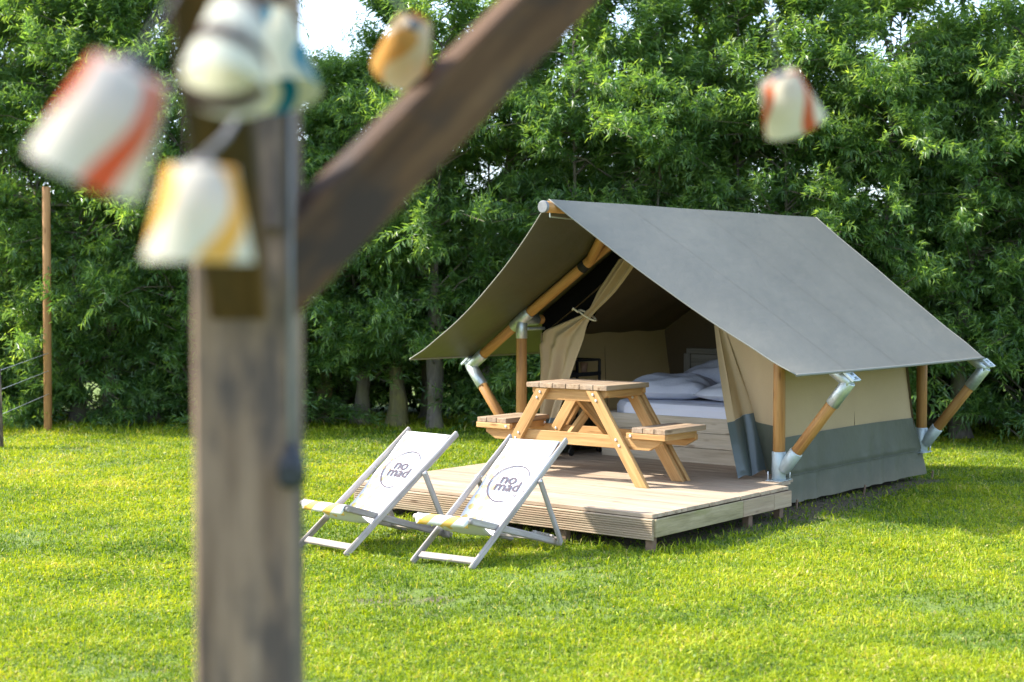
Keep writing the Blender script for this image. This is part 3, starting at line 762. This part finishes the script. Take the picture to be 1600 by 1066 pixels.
# walls of the inner tent
UW = 2.33                                                       # front of the inner tent
def roofline(v, d=.0): return 2.16 - d - .70 * abs(v - VC)
for s, v in ((-1, .275), (1, 2.76)):
    def side(t, q, v=v, s=s):
        ub = 4.28 + .20 * t
        ua = 2.14 if s < 0 else 2.32; u = ua + (ub - ua) * q
        return T(u, v + s * (.004 * math.sin(u * 6) + .012 * t + .02 * math.sin(math.pi * t) * math.sin(q * math.pi)), 1.31 - (1.31 - .52) * t)
    obj('side_wall', grid_me('side_wall', side, 12, 40, M['tan']), tn)
    def skirt(t, q, v=v, s=s):
        ub = 4.475 + .235 * t; ua = (2.14 if s < 0 else 2.32) + .10 * t
        u = ua + (ub - ua) * q; out = .016 + .035 * t
        fold = (.010 + .012 * t) * math.sin(u * 17 + 2 * math.sin(u * 5)) * min(1, t * 1.5)
        z = .555 - .515 * t + .012 * math.sin(q * 3.1) * (1 - t)
        hem = .010 if t < .58 else 0
        return T(u, v + s * (out + fold * .6 + hem), z)
    obj('mud_skirt', grid_me('mud_skirt', skirt, 24, 90, M['skirt']), tn)
    mb = MB(); mb.tube([skirt(.585, k / 60) + Vector((0, s * .004, 0)) for k in range(61)], .0035, 5)
    obj('skirt_hem', mb.mesh('skirt_hem', M['skirt']), tn)
    mb = MB(); mb.tube([T(3.30, v + s * .018, 1.20), T(3.33, v + s * .026, .85), T(3.36, v + s * .02, .54)], .003, 5)
    obj('wall_seam', mb.mesh('wall_seam', M['tan_shaded']), tn)
def backw(t, q):
    v = .24 + (2.80 - .24) * q; zt = roofline(v); return T(4.28 + .32 * t, v, zt + (.04 - zt) * t)
obj('back_wall', grid_me('back_wall', backw, 12, 24, M['tan_shaded']), tn)
for s in (-1, 1):
    def ceil(t, q, s=s):
        v = VC + s * (1.2426) * t; u = UW + (4.36 - UW) * q
        return T(u, v, 2.16 - .70 * 1.2426 * t - .03 * math.sin(q * math.pi) * math.sin(t * math.pi) + .006 * math.sin(u * 13 + t * 9))
    obj('inner_ceiling', grid_me('inner_ceiling', ceil, 14, 24, M['tan_shaded']), tn)
# black sheet added for the deep shade between fly and tied-back door
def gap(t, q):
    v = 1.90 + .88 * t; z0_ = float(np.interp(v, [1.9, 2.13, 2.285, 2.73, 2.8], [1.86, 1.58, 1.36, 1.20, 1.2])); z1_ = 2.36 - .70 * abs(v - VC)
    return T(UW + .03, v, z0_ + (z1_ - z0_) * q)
obj('gap_shade_panel', grid_me('gap_shade_panel', gap, 16, 3, M['gap_shade']), tn)
# inner side lining so that the room is closed
# right front wall
def fwall(t, q):
    A = [(UW, .92, 1.44), (UW, .80, 1.10), (UW - .01, .66, .66), (UW, .50, .25)]          # opening edge, top to bottom
    B = [(UW - .12, .275, 1.20), (UW - .14, .275, .98), (UW - .16, .275, .62), (UW - .16, .275, .25)]
    a, b = smooth_along(A, t), smooth_along(B, t); p = a.lerp(b, q)
    p.x += .018 * math.sin(q * 7 + t * 3) * math.sin(math.pi * q); return T(*p)
obj('front_wall', grid_me('front_wall', lambda t, q: fwall(t * .66, q), 18, 18, M['tan']), tn)
obj('wall_skirt', grid_me('wall_skirt', lambda t, q: fwall(.66 + .34 * t, q) - Vector((.004, 0, 0)), 8, 18, M['skirt']), tn)
# right door flap swung forward
FL_A = [(UW + .01, 1.00, 1.47), (2.20, .86, 1.08), (2.00, .66, .66), (1.90, .50, .245)]
FL_B = [(UW, .90, 1.43), (2.30, .74, 1.06), (2.29, .58, .70), (2.28, .47, .262)]
def flap(t, q):
    a, b = smooth_along(FL_A, t), smooth_along(FL_B, t); p = a.lerp(b, q); w_ = math.sin(math.pi * q)
    p.y -= (.05 * t + .012) * w_ * math.sin(q * 5 + 1); p.x += .028 * math.sin(q * 9 + t * 2.5) * w_ * (.4 + t)
    p.y += .015 * math.sin(q * 14 + t * 6) * w_ * t
    if t > .97: p.z += .02 * math.sin(q * 8)
    return T(*p)
obj('door_flap', grid_me('door_flap', lambda t, q: flap(t * .665 - .02 * q * t, q), 26, 20, M['tan']), tn)
obj('flap_skirt', grid_me('flap_skirt', lambda t, q: flap(.665 + .335 * t - .02 * q * (1 - t), q) + Vector((-.003, -.003, 0)), 14, 20, M['gloss_skirt']), tn)
# left door flap tied back
LF_L = [(UW, 1.935, 1.95), (UW - .01, 2.13, 1.70), (UW - .02, 2.285, 1.485), (UW - .02, 2.73, 1.33), (UW - .04, 2.74, 1.0), (UW - .05, 2.74, .62), (UW - .05, 2.74, .25)]
LF_R = [(UW, 1.69, 1.99), (UW - .02, 1.94, 1.69), (UW - .04, 2.195, 1.455), (UW - .07, 2.26, 1.25), (UW - .10, 2.34, 1.02), (UW - .16, 2.44, .66), (UW - .30, 2.50, .26)]
def lflap(t, q):
    a = along(LF_L, t) if .3 < t < .55 else smooth_along(LF_L, t)
    b = smooth_along(LF_R, t); p = a.lerp(b, q); w_ = math.sin(math.pi * q)
    k = abs(t - .34); amp = .016 + .055 * min(1, k * 2)
    p.x -= amp * math.sin(q * 15 + 2.0 * t) * w_ + .02 * w_
    p.z += .012 * math.sin(q * 11) * w_ * (1 if t > .34 else 0)
    return T(*p)
obj('door_flap', grid_me('door_flap', lambda t, q: lflap(t * .86, q), 44, 30, M['tan']), tn)
obj('flap_skirt', grid_me('flap_skirt', lambda t, q: lflap(.86 + .14 * t, q) + Vector((-.003, -.003, 0)), 8, 30, M['gloss_skirt']), tn)
mb = MB(); pts = []
for k in range(25):
    a = 2 * math.pi * k / 24; pts.append(T(UW - .035 + .05 * math.sin(a), 2.235 + .085 * math.cos(a), 1.475 + .045 * math.cos(a)))
mb.tube(pts, .008, 6); mb.tube([T(UW - .09, 2.29, 1.50), T(UW - .10, 2.34, 1.535), T(UW - .08, 2.36, 1.52)], .009, 6)
for (u_, v_, dx) in ((2.27, .20, 0), (3.4, .19, .01), (4.7, .17, 0)):
    stick(tn, 'peg', T(u_, v_, -.03), T(u_ + dx, v_ - .012, .07), .014, .018, M['dirtboard'], (1, 0, 0))
obj('tie_rope', mb.mesh('tie_rope', M['rope'], True), tn)

# ================================================================== BED
bd = thing('bed', 'pale wooden box bed with white mattress inside the tent', 'bed', W(2.68, 1.45, HD), RZ)
BW = .90                                                      # half width
for k, (za, zb) in enumerate(((.0, .125), (.128, .255), (.258, .385))):
    stick(bd, 'foot_board', (0, -BW, (za + zb) / 2), (0, BW, (za + zb) / 2), .028, zb - za - .001, M['bedwood'])
    stick(bd, 'side_board', (.016, BW - .013, (za + zb) / 2), (1.58, BW - .013, (za + zb) / 2), .026, zb - za - .001, M['bedwood'])
    stick(bd, 'side_board', (.016, -BW + .013, (za + zb) / 2), (1.58, -BW + .013, (za + zb) / 2), .026, zb - za - .001, M['bedwood'])
def matt():
    mb = MB(); prof = [(0, .34), (.0, .44), (.02, .478), (.06, .49)]
    n = 24; V = []; Fc = []
    ring = []
    for ins, z in prof:
        r_ = .08; x0_, x1_, y0_, y1_ = .012 + ins, 1.56 - ins, -BW + .02 + ins, BW - .02 - ins
        pts = []
        for k in range(n):
            a = 2 * math.pi * (k + .5) / n; cx, cy = math.cos(a), math.sin(a)
            m_ = max(abs(cx), abs(cy)); pts.append(((x0_ + x1_) / 2 + cx / m_ * (x1_ - x0_) / 2, (y0_ + y1_) / 2 + cy / m_ * (y1_ - y0_) / 2, z))
        ring.append(pts)
    for pts in ring: V += pts
    for i in range(len(prof) - 1):
        for k in range(n): a, b = i * n + k, i * n + (k + 1) % n; Fc.append((a, b, b + n, a + n))
    Fc.append(tuple(range((len(prof) - 1) * n, len(prof) * n))); mb.add(V, Fc); return mb
obj('mattress', matt().mesh('mattress', M['sheet']), bd)
hb = thing  # headboard pieces
for y in (-1.05, 1.05): stick(bd, 'headboard_post', (1.62, y, 0), (1.62, y, .84), .07, .05, M['headwood'], (1, 0, 0))
stick(bd, 'headboard_rail', (1.62, -1.05, .865), (1.62, 1.05, .865), .07, .05, M['headwood'])
stick(bd, 'headboard_panel', (1.62, -1.01, .77), (1.62, 1.01, .77), .03, .13, M['headwood'])
stick(bd, 'headboard_panel', (1.63, -1.01, .45), (1.63, 1.01, .45), .03, .22, M['headwood'])

def cushion(name, label, cat, u, v, z, lx, ly, h, rz, m, tilt, seed, amp=.018):
    r_ = thing(name, label, cat, W(u, v, z), RZ + rz)
    def side_(s):
        def fn(t, q):
            a, b = 2 * t - 1, 2 * q - 1
            f = (max(0, 1 - abs(a) ** 3.0) * max(0, 1 - abs(b) ** 3.0)) ** .55
            pinch = 1 - .10 * (1 - abs(b) ** 2) * abs(a) ** 4; pinch2 = 1 - .10 * (1 - abs(a) ** 2) * abs(b) ** 4
            n_ = mnoise.noise(Vector((a * 2.2 + seed, b * 2.2, 0))) * amp * 1.5 + amp * math.sin(a * 9 + b * 6 + 3 * mnoise.noise(Vector((a, b, seed)))) * .6
            if s < 0: return Vector((a * lx / 2 * pinch2, b * ly / 2 * pinch, h * .45 - h * .45 * f))
            return Vector((a * lx / 2 * pinch2, b * ly / 2 * pinch, h * .45 + (h * .55 + n_) * f))
        return fn
    mb = MB(); n = 22
    for s in (1, -1):
        V = [side_(s)(i / n, j / n) for i in range(n + 1) for j in range(n + 1)]
        Fc = [(i * (n + 1) + j, (i + 1) * (n + 1) + j, (i + 1) * (n + 1) + j + 1, i * (n + 1) + j + 1) for i in range(n) for j in range(n)]
        if s > 0: pass
        else: Fc = [tuple(reversed(f)) for f in Fc]
        mb.add(V, Fc)
    o = obj('cover', mb.mesh('cover', m, True), r_); o.rotation_euler = (0, -tilt, 0)
    return r_
cushion('pillow', 'plump grey-blue pillow at the left of the bed', 'pillow', 3.16, 1.95, HD + .50, .60, .74, .20, .35, M['pillow'], .10, 1)
cushion('pillow', 'grey-blue pillow piled behind the other bedding by the headboard', 'pillow', 3.85, 1.72, HD + .56, .62, .95, .24, -.1, M['pillow'], .22, 2)
cushion('duvet', 'crumpled white duvet folded at the right of the bed', 'duvet', 3.30, 1.16, HD + .50, .80, .86, .17, .1, M['duvet'], .05, 3, .03)

# ================================================================== TROLLEY + CUP
tr = thing('serving_trolley', 'black metal trolley on castors just inside the tent door', 'trolley', W(2.62, 2.62, HD), RZ)
tx, ty = .21, .125
for sx in (-1, 1):
    for sy in (-1, 1):
        stick(tr, 'leg', (sx * tx, sy * ty, .075), (sx * tx, sy * ty, .84), .022, .022, M['black'], (1, 0, 0))
        rod(tr, 'castor', (sx * tx, sy * ty - .012, .035), (sx * tx, sy * ty + .012, .035), .034, M['black'], 14)
for z in (.12, .42, .70):
    mb = MB(); mb.box((-tx - .01, -ty - .01, z - .006), (tx + .01, ty + .01, z + .006)); mb.box((-tx - .012, -ty - .012, z), (tx + .012, -ty - .006, z + .03)); mb.box((-tx - .012, ty + .006, z), (tx + .012, ty + .012, z + .03))
    obj('tray', mb.mesh('tray', M['black']), tr)
for sy in (-1, 1): stick(tr, 'handle', (-tx, sy * ty, .835), (tx, sy * ty, .835), .02, .02, M['black'])
stick(tr, 'handle', (tx, -ty, .835), (tx, ty, .835), .02, .02, M['black'])
cp = thing('cup', 'brown cup standing on the black trolley', 'cup', W(2.74, 2.60, HD + .707), RZ)
mb = MB(); mb.lathe([(.026, 0), (.036, .095), (.033, .095), (.024, .006)], 18); obj('body', mb.mesh('body', M['cup'], True), cp)
mb = MB(); mb.lathe([(.0365, .088), (.0375, .092), (.0375, .098), (.034, .100), (.034, .094)], 18); obj('rim', mb.mesh('rim', M['cup'], True), cp)

# ================================================================== PICNIC TABLE
pt = thing('picnic_table', 'small wooden picnic table with weathered top and benches on the deck', 'picnic table', W(1.33, 1.52, HD), RZ)
def P(u, v, z): return Vector((u - 1.33, v - 1.52, z))
ZTOP = .745
nb = 6; tw_ = .78 / nb
for i in range(nb):
    v = 1.52 - .39 + (i + .5) * tw_
    stick(pt, 'tabletop_board', P(1.045, v, ZTOP - .019), P(1.615, v, ZTOP - .019), tw_ - .006, .038, M['greywood'])
for s in (-1, 1):
    for k in range(3):
        v = 1.52 + s * (.655 + .101 * k)
        stick(pt, 'bench_board', P(1.06, v, .442 - .019), P(1.625, v, .442 - .019), .096, .038, M['greywood'])
# the two A-frames
for (u, dbl) in ((1.10, False), (1.60, True)):
    for s in (-1, 1):
        topv, botv = 1.52 + s * .235, 1.52 + s * .70
        ll = [u - .030] if not dbl else [u - .045, u + .030]
        for uu in ll:
            a, b = P(uu, botv, 0.0), P(uu, topv, .705); dirn = (b - a).normalized()
            m_ = basis(a, b, (1, 0, 0))
            # leg sawn level at the foot and the head
            hw, ht = .046, .019; V = []
            for z, ctr in ((0.0, a), (.705, b)):
                for sx in (-1, 1):
                    for sy in (-1, 1):
                        V.append(Vector((ctr.x + sx * ht, ctr.y + sy * hw / abs(dirn.z), ctr.z)))
            inv = m_.inverted(); V = [inv @ v_ for v_ in V]
            Fc = [(0, 2, 3, 1), (4, 5, 7, 6), (0, 1, 5, 4), (2, 6, 7, 3), (0, 4, 6, 2), (1, 3, 7, 5)]
            me = mesh('leg', V, Fc, M['pine']); o = obj('leg', me, pt, mtx=m_)
            bv = o.modifiers.new('bevel', 'BEVEL'); bv.width = .004; bv.segments = 1
    # top beam and bench beam behind the legs
    def beam(name, half, z, h, uu, cut=.10, th=.036):
        V = []; hh = h / 2
        for y_, zz in ((-half + cut, -hh), (half - cut, -hh), (half, hh * .1), (half, hh), (-half, hh), (-half, hh * .1)):
            V += [(y_, -th / 2, zz), (y_, th / 2, zz)]
        n = 6; Fc = [(2 * i, 2 * i + 1, 2 * ((i + 1) % n) + 1, 2 * ((i + 1) % n)) for i in range(n)] + [tuple(2 * i for i in range(n)), tuple(2 * i + 1 for i in reversed(range(n)))]
        o = obj(name, mesh(name, V, Fc, M['pine']), pt, mtx=basis(P(uu, 1.52 - half, z), P(uu, 1.52 + half, z)))
        bv = o.modifiers.new('bevel', 'BEVEL'); bv.width = .003; bv.segments = 1
    uo = u + .008 if not dbl else u - .0075
    beam('top_beam', .36, .660, .09, uo); beam('bench_beam', .84, .322, .095, uo)
    if not dbl:
        for s in (-1, 1):
            beam_c = 1.52 + s * .735
            V = []; o = stick(pt, 'bench_batten', P(u - .030, beam_c - .175, .381), P(u - .030, beam_c + .175, .381), .036, .042, M['pine'])
    for s in (-1, 1):
        for (vv, zz) in ((.255, .672), (.285, .628), (.470, .342), (.500, .300)):
            rod(pt, 'bolt', P(u - .056 - (.015 if dbl else 0), 1.52 + s * vv, zz), P(u - .048 - (.015 if dbl else 0), 1.52 + s * vv, zz), .011, M['bolt'], 10)
        rod(pt, 'bolt', P(u - .054, 1.52 + s * .60, .381), P(u - .046, 1.52 + s * .60, .381), .012, M['bolt'], 10)
for s in (-1, 1):
    stick(pt, 'bench_rail', P(1.13, 1.52 + s * .64, .372), P(1.60, 1.52 + s * .64, .372), .036, .055, M['pine'])
    stick(pt, 'bench_rail', P(1.13, 1.52 + s * .82, .372), P(1.60, 1.52 + s * .82, .372), .036, .055, M['pine'])
    stick(pt, 'top_rail', P(1.13, 1.52 + s * .33, .675), P(1.58, 1.52 + s * .33, .675), .036, .055, M['pine'])
stick(pt, 'cross_brace', P(1.13, 1.52 + .02, .34), P(1.55, 1.52 + .02, .66), .07, .036, M['pine'], (0, 1, 0))
stick(pt, 'cross_brace', P(1.57, 1.52 - .02, .34), P(1.15, 1.52 - .02, .66), .07, .036, M['pine'], (0, 1, 0))

# ================================================================== DECK CHAIRS
def text_mesh(s, size):
    c = bpy.data.curves.new('lettering', 'FONT'); c.body = s; c.size = size; c.resolution_u = 3; c.offset = size * .018
    o = bpy.data.objects.new('lettering', c); COL.objects.link(o)
    bpy.context.view_layer.update()
    me = bpy.data.meshes.new_from_object(o.evaluated_get(bpy.context.evaluated_depsgraph_get()))
    V = [v.co.copy() for v in me.vertices]; Fc = [tuple(p_.vertices) for p_ in me.polygons]
    bpy.data.objects.remove(o); bpy.data.curves.remove(c); bpy.data.meshes.remove(me); return V, Fc
def deck_chair(label, Lf, Rf, top, rail, back, piv, fold):
    Lf, Rf = Vector((*Lf, 0)), Vector((*Rf, 0)); wv = Rf - Lf; Wc = wv.length; yaw = math.atan2(wv.y, wv.x)
    c = thing('deck_chair', label, 'deck chair', (Lf.x, Lf.y, 0), yaw, 'deck chairs in front of the deck')
    wm = M['chairwood']; A = Vector((0, top[0], top[1])); L = A.length; a = A.normalized(); nrm = Vector((0, -a.z, a.y))   # faces up and forward
    def fa(s, x=0): return Vector((x, 0, 0)) + a * s
    for x in (0.012, Wc - .012):
        stick(c, 'stile', fa(-.004, x), fa(L, x), .024, .046, wm, nrm, .009)
    stick(c, 'foot_bar', fa(.075, .024), fa(.075, Wc - .024), .05, .022, wm, nrm, .004)
    rod(c, 'top_bar', fa(L - .045, .02), fa(L - .045, Wc - .02), .013, wm, 12)
    # seat frame
    rl = Vector((0, *rail)); bk = Vector((0, back, .018)); sd = (bk - rl).normalized(); sn = Vector((0, -sd.z, sd.y))
    for x in (.040, Wc - .040):
        o = stick(c, 'seat_frame', rl + Vector((x, 0, 0)) - sd * .015, bk + Vector((x, 0, 0)) + sd * .05, .024, .046, wm, sn, .009)
    rod(c, 'front_rail', rl + Vector((.004, 0, -.005)), rl + Vector((Wc - .02, 0, -.005)), .017, wm, 12)
    stick(c, 'rear_bar', bk + Vector((.05, 0, 0)) - sd * .13, bk + Vector((Wc - .05, 0, 0)) - sd * .13, .04, .02, wm, sn)
    for x in (.040, Wc - .040):                                 # notched rack on each seat frame
        mb = MB(); mb.obox(bk - sd * .33 + sn * .024 + Vector((x, 0, 0)), bk - sd * .06 + sn * .024 + Vector((x, 0, 0)), .02, .008, sn, .001)
        for k in range(5):
            q = bk - sd * (.08 + .055 * k) + sn * .030 + Vector((x, 0, 0)); mb.obox(q - sd * .014, q + sd * .012, .02, .018, (sn + sd * .5), .002)
        obj('notch_rack', mb.mesh('notch_rack', wm), c)
    # prop legs
    pv = Vector((0, *piv)); ft = bk - sd * .045 + sn * .02
    for x in (-.014, Wc + .014):
        stick(c, 'prop_leg', pv + Vector((x, 0, .01)), ft + Vector((x, 0, -.03)), .022, .042, wm, nrm, .008)
    rod(c, 'prop_bar', ft + Vector((-.02, 0, 0)), ft + Vector((Wc + .02, 0, 0)), .011, wm, 10)
    for x0_, x1_ in ((-.03, .03), (Wc - .03, Wc + .03)):
        rod(c, 'pivot_bolt', pv + Vector((x0_, 0, 0)), pv + Vector((x1_, 0, 0)), .007, M['bolt'], 8)
    # hanging cloth: side profile in (depth, height)
    sT = L - .045
    line = [fa(sT) + nrm * .016, fa(sT - .10) + nrm * .006, fa(sT * .70) - nrm * .012, fa(sT * .52) - nrm * .035, fa(sT * .40) - nrm * .05]
    line = [(p_.y, p_.z) for p_ in line]
    yl, zl = line[-1]
    line += [(yl - .08, zl - .045), (yl - .17, zl - .062), (rail[0] + .10, rail[1] - .030), (rail[0] + .03, rail[1] + .010), (rail[0] - .006, rail[1] + .018), (rail[0] - .022, rail[1] - .002), (rail[0] - .023, rail[1] - .024), (rail[0] - .014, rail[1] - .046)]
    pts = [(0, p_[0], p_[1]) for p_ in line]
    dense = [smooth_along(pts, k / 120) for k in range(121)]
    acc = [0]
    for k in range(120): acc.append(acc[-1] + (dense[k + 1] - dense[k]).length)
    tot = acc[-1]
    def prof_(d):
        d = max(0, min(tot, d)); k = max(0, min(119, int(np.searchsorted(acc, d)) - 1)); f = (d - acc[k]) / max(1e-6, acc[k + 1] - acc[k])
        return dense[k].lerp(dense[k + 1], f)
    xa, xb = .035, Wc - .040
    def cloth(t, q, off=0):
        d = tot * t; p_ = prof_(d); p2 = prof_(d + .004); p1 = prof_(d - .004); tg = (p2 - p1).normalized(); n_ = Vector((0, tg.z, -tg.y))
        if n_.z < 0 and t < .8: n_ = -n_
        narrow = .012 * math.sin(math.pi * min(1, t / .9)); x = xa + narrow + (xb - xa - 2 * narrow) * q
        sagx = -.014 * (1 - (2 * q - 1) ** 2) * math.sin(math.pi * min(1, t * 1.1))
        rip = fold * .004 * math.sin(t * 23 + q * 5) * (abs(2 * q - 1) ** 2)
        return Vector((x, 0, 0)) + Vector((0, p_.y, p_.z)) + n_ * (sagx + rip + off)
    nt_, ns_ = 90, 12; me = grid_me('canvas', cloth, nt_, ns_, M['chaircloth'])
    uvl = me.uv_layers.new(name='UVMap')
    for pl in me.polygons:
        for li, vi in zip(pl.loop_indices, pl.vertices): uvl.data[li].uv = ((vi % (ns_ + 1)) / ns_, (vi // (ns_ + 1)) / nt_)
    cl = obj('canvas', me, c); sm = cl.modifiers.new('thick', 'SOLIDIFY'); sm.thickness = .0016; sm.offset = 0
    # printed logo: lettering in a loose brush circle
    def onto(x, s, off=.007):                                   # s measured up the stiles from the feet
        t = (sT - s) / tot; q = (x - xa) / (xb - xa); return cloth(t, q, off)
    mb = MB()
    for txt, size, x0_, s0, sp_ in (('no', .130, .165, .852, 1), ('mad', .125, .148, .785, 1), ('.', .09, .405, .782, 1)):
        V, Fc = text_mesh(txt, size); mb.add([onto(x0_ + v_.x, s0 + v_.y) for v_ in V], Fc)
    for k in range(9):                                          # a tiny line of print, too small to read
        x_ = .248 + .0165 * k; hh_ = .012 if k % 3 else .017
        mb.add([onto(x_, .744), onto(x_ + .007, .744), onto(x_ + .007, .744 + hh_), onto(x_, .744 + hh_)], [(0, 1, 2, 3)])
    def ring(cx, cs, rx, rs, a0, a1, wd, n=64):
        V = []; Fc = []
        for k in range(n + 1):
            f = k / n; a_ = a0 + (a1 - a0) * f; ww = wd * (.35 + 1.0 * abs(math.sin(f * 2.6 + .3)))
            for e_ in (-.5, .5): V.append(onto(cx + (rx + e_ * ww) * math.cos(a_), cs + (rs + e_ * ww) * math.sin(a_)))
        for k in range(n): Fc.append((2 * k, 2 * k + 1, 2 * k + 3, 2 * k + 2))
        mb.add(V, Fc)
    ring(.245, .855, .150, .168, .2, 6.1, .0095); ring(.282, .955, .009, .009, 0, 6.28, .006, 16); ring(.242, .862, .144, .168, 2.2, 4.0, .005)
    obj('logo_print', mb.mesh('logo_print', M['ink']), c)
    return c
deck_chair('left deck chair of white printed canvas, beside the blurred foreground post', (-1.429, 10.228), (-1.063, 9.894), (1.03, .716), (.035, .298), .955, (.685, .47), 1)
deck_chair('right deck chair of white printed canvas, in front of the deck and picnic table', (-.636, 9.670), (-.243, 9.411), (1.128, .70), (.03, .291), 1.055, (.75, .462), -1)

# ================================================================== PAVILION POST IN THE FOREGROUND
PY = 2.08
pc = at(378, 700, PY)
pv = thing('timber_pavilion', 'weathered timber post with diagonal braces, blurred in the foreground', 'post', (pc.x, PY + .065, 0))
hw = .066
stick(pv, 'post', (0, 0, 0), (0, 0, 2.62), hw * 2, hw * 2, M['post'], (0, 1, 0), .006)
def rel(px, py, Y): p_ = at(px, py, Y); return Vector((p_.x - pc.x, p_.y - PY - .065, p_.z))
# brace rising to the right from the post, up to a beam out of sight
b0, b1 = rel(430, 434, PY + .05), rel(930, -70, PY + .50)
d_ = (b1 - b0).normalized()
stick(pv, 'brace', b0 - d_ * .05, b1 + d_ * .30, .06, .104, M['brace'], (0, 0, 1), .006)
# brace rising towards the viewer from the front face
f0, f1 = rel(374, 462, PY - .045), rel(322, -60, PY - .50)
stick(pv, 'brace', f0, f1 + (f1 - f0).normalized() * .25, .075, .085, M['brace'], (0, 0, 1), .005)
stick(pv, 'cover_strip', (.030, -hw - .012, rel(0, 360, PY).z), (.030, -hw - .012, 2.6), .055, .022, M['post'], (0, 1, 0), .004)
stick(pv, 'roof_beam', (-2.6, 0, 2.70), (2.8, 0, 2.70), .14, .16, M['brace'])
stick(pv, 'roof_beam', (0, -3.6, 2.86), (0, .5, 2.86), .14, .14, M['brace'])
# conduit with outdoor socket on the right side of the post
sk = thing('outdoor_socket', 'black outdoor socket hanging from a grey conduit on the post', 'socket', at(456, 735, PY + .0))
so_ = sk.location
def srel(px, py, Y): return at(px, py, Y) - so_
rod(sk, 'conduit', srel(453, 165, PY), srel(455, 705, PY), .0035, M['conduit'], 10)
mb = MB(); mb.lathe([(.008, .036), (.010, .026), (.016, .018), (.0195, .003), (.0195, -.013), (.015, -.022), (.005, -.025)], 16); obj('housing', mb.mesh('housing', M['socket'], True), sk)
mb = MB(); mb.box((-.012, -.026, -.018), (.012, -.018, .010)); obj('lid', mb.mesh('lid', M['socket']), sk)

# ================================================================== LAMPSHADES ON THE FAIRY LIGHT CABLE
def lamp(label, top, bot, Y, dY, rt, rb, m, cord_to, cr=.0012):
    a, b = at(*top, Y), at(*bot, Y + dY); ax = (a - b).normalized(); Hh = (a - b).length
    c = thing('lampshade', label, 'lampshade', b, 0, 'fabric lampshades on the light cable'); c.rotation_euler = ax.to_track_quat('Z', 'Y').to_euler()
    mb = MB(); n = 40; t_ = .0012
    mb.lathe([(rb, 0), (rb * .5 + rt * .5, Hh * .5), (rt, Hh), (rt - t_, Hh), (rb * .5 + rt * .5 - t_, Hh * .5), (rb - t_, 0), (rb, 0)], n, close=False)
    obj('shade', mb.mesh('shade', m, True), c)
    mb = MB(); mb.lathe([(.010, Hh * 1.02), (rt - .002, Hh * .985), (rt - .002, Hh * .96), (.010, Hh * .98)], 24, close=True); obj('top_disc', mb.mesh('top_disc', m, True), c)
    mb = MB(); mb.lathe([(.009, Hh * .70), (.012, Hh * .74), (.012, Hh * 1.05), (.006, Hh * 1.10)], 14); obj('lamp_holder', mb.mesh('lamp_holder', M['cord'], True), c)
    mb = MB(); mb.lathe([(.003, Hh * .36), (.014, Hh * .44), (.017, Hh * .55), (.012, Hh * .66), (.008, Hh * .71)], 14); obj('bulb', mb.mesh('bulb', M['bulb'], True), c)
    if cord_to is not None:
        q = (Matrix.Translation(b) @ ax.to_track_quat('Z', 'Y').to_matrix().to_4x4()).inverted(); e = q @ cord_to
        s_ = Vector((0, 0, Hh * 1.08)); mid = s_.lerp(e, .5) + Vector((.006, 0, -.004))
        mb = MB(); mb.tube([s_, mid, e], cr, 8); obj('cord', mb.mesh('cord', M['cord'], True), c)
    return c
lamp('large blurred lampshade with red wavy stripes, furthest left and swinging', (205, 110), (132, 272), 1.25, .01, .032, .048, M['sh_red'], at(330, -120, 1.5))
lamp('yellow and white lampshade hanging in front of the post', (314, 262), (311, 408), 1.40, .0, .031, .0495, M['sh_yel'], at(380, 170, 1.66), .0035)
lamp('white lampshade with dark brown stripes at the top of the post', (374, 18), (350, 142), 1.42, -.04, .025, .042, M['sh_dark'], at(400, -90, 1.75))
lamp('cream lampshade with teal marks, half behind the brown striped one', (418, 30), (440, 150), 1.90, -.03, .030, .049, M['sh_teal'], at(412, -90, 1.92))
lamp('small yellow brown lampshade blown sideways against the sky', (645, 40), (625, 108), 2.30, .07, .028, .044, M['sh_yel2'], at(560, -60, 2.32), .003)
lamp('small red striped lampshade tilted alone above the tent', (1216, 122), (1243, 196), 2.45, .03, .032, .050, M['sh_red2'], at(1190, -60, 2.5))
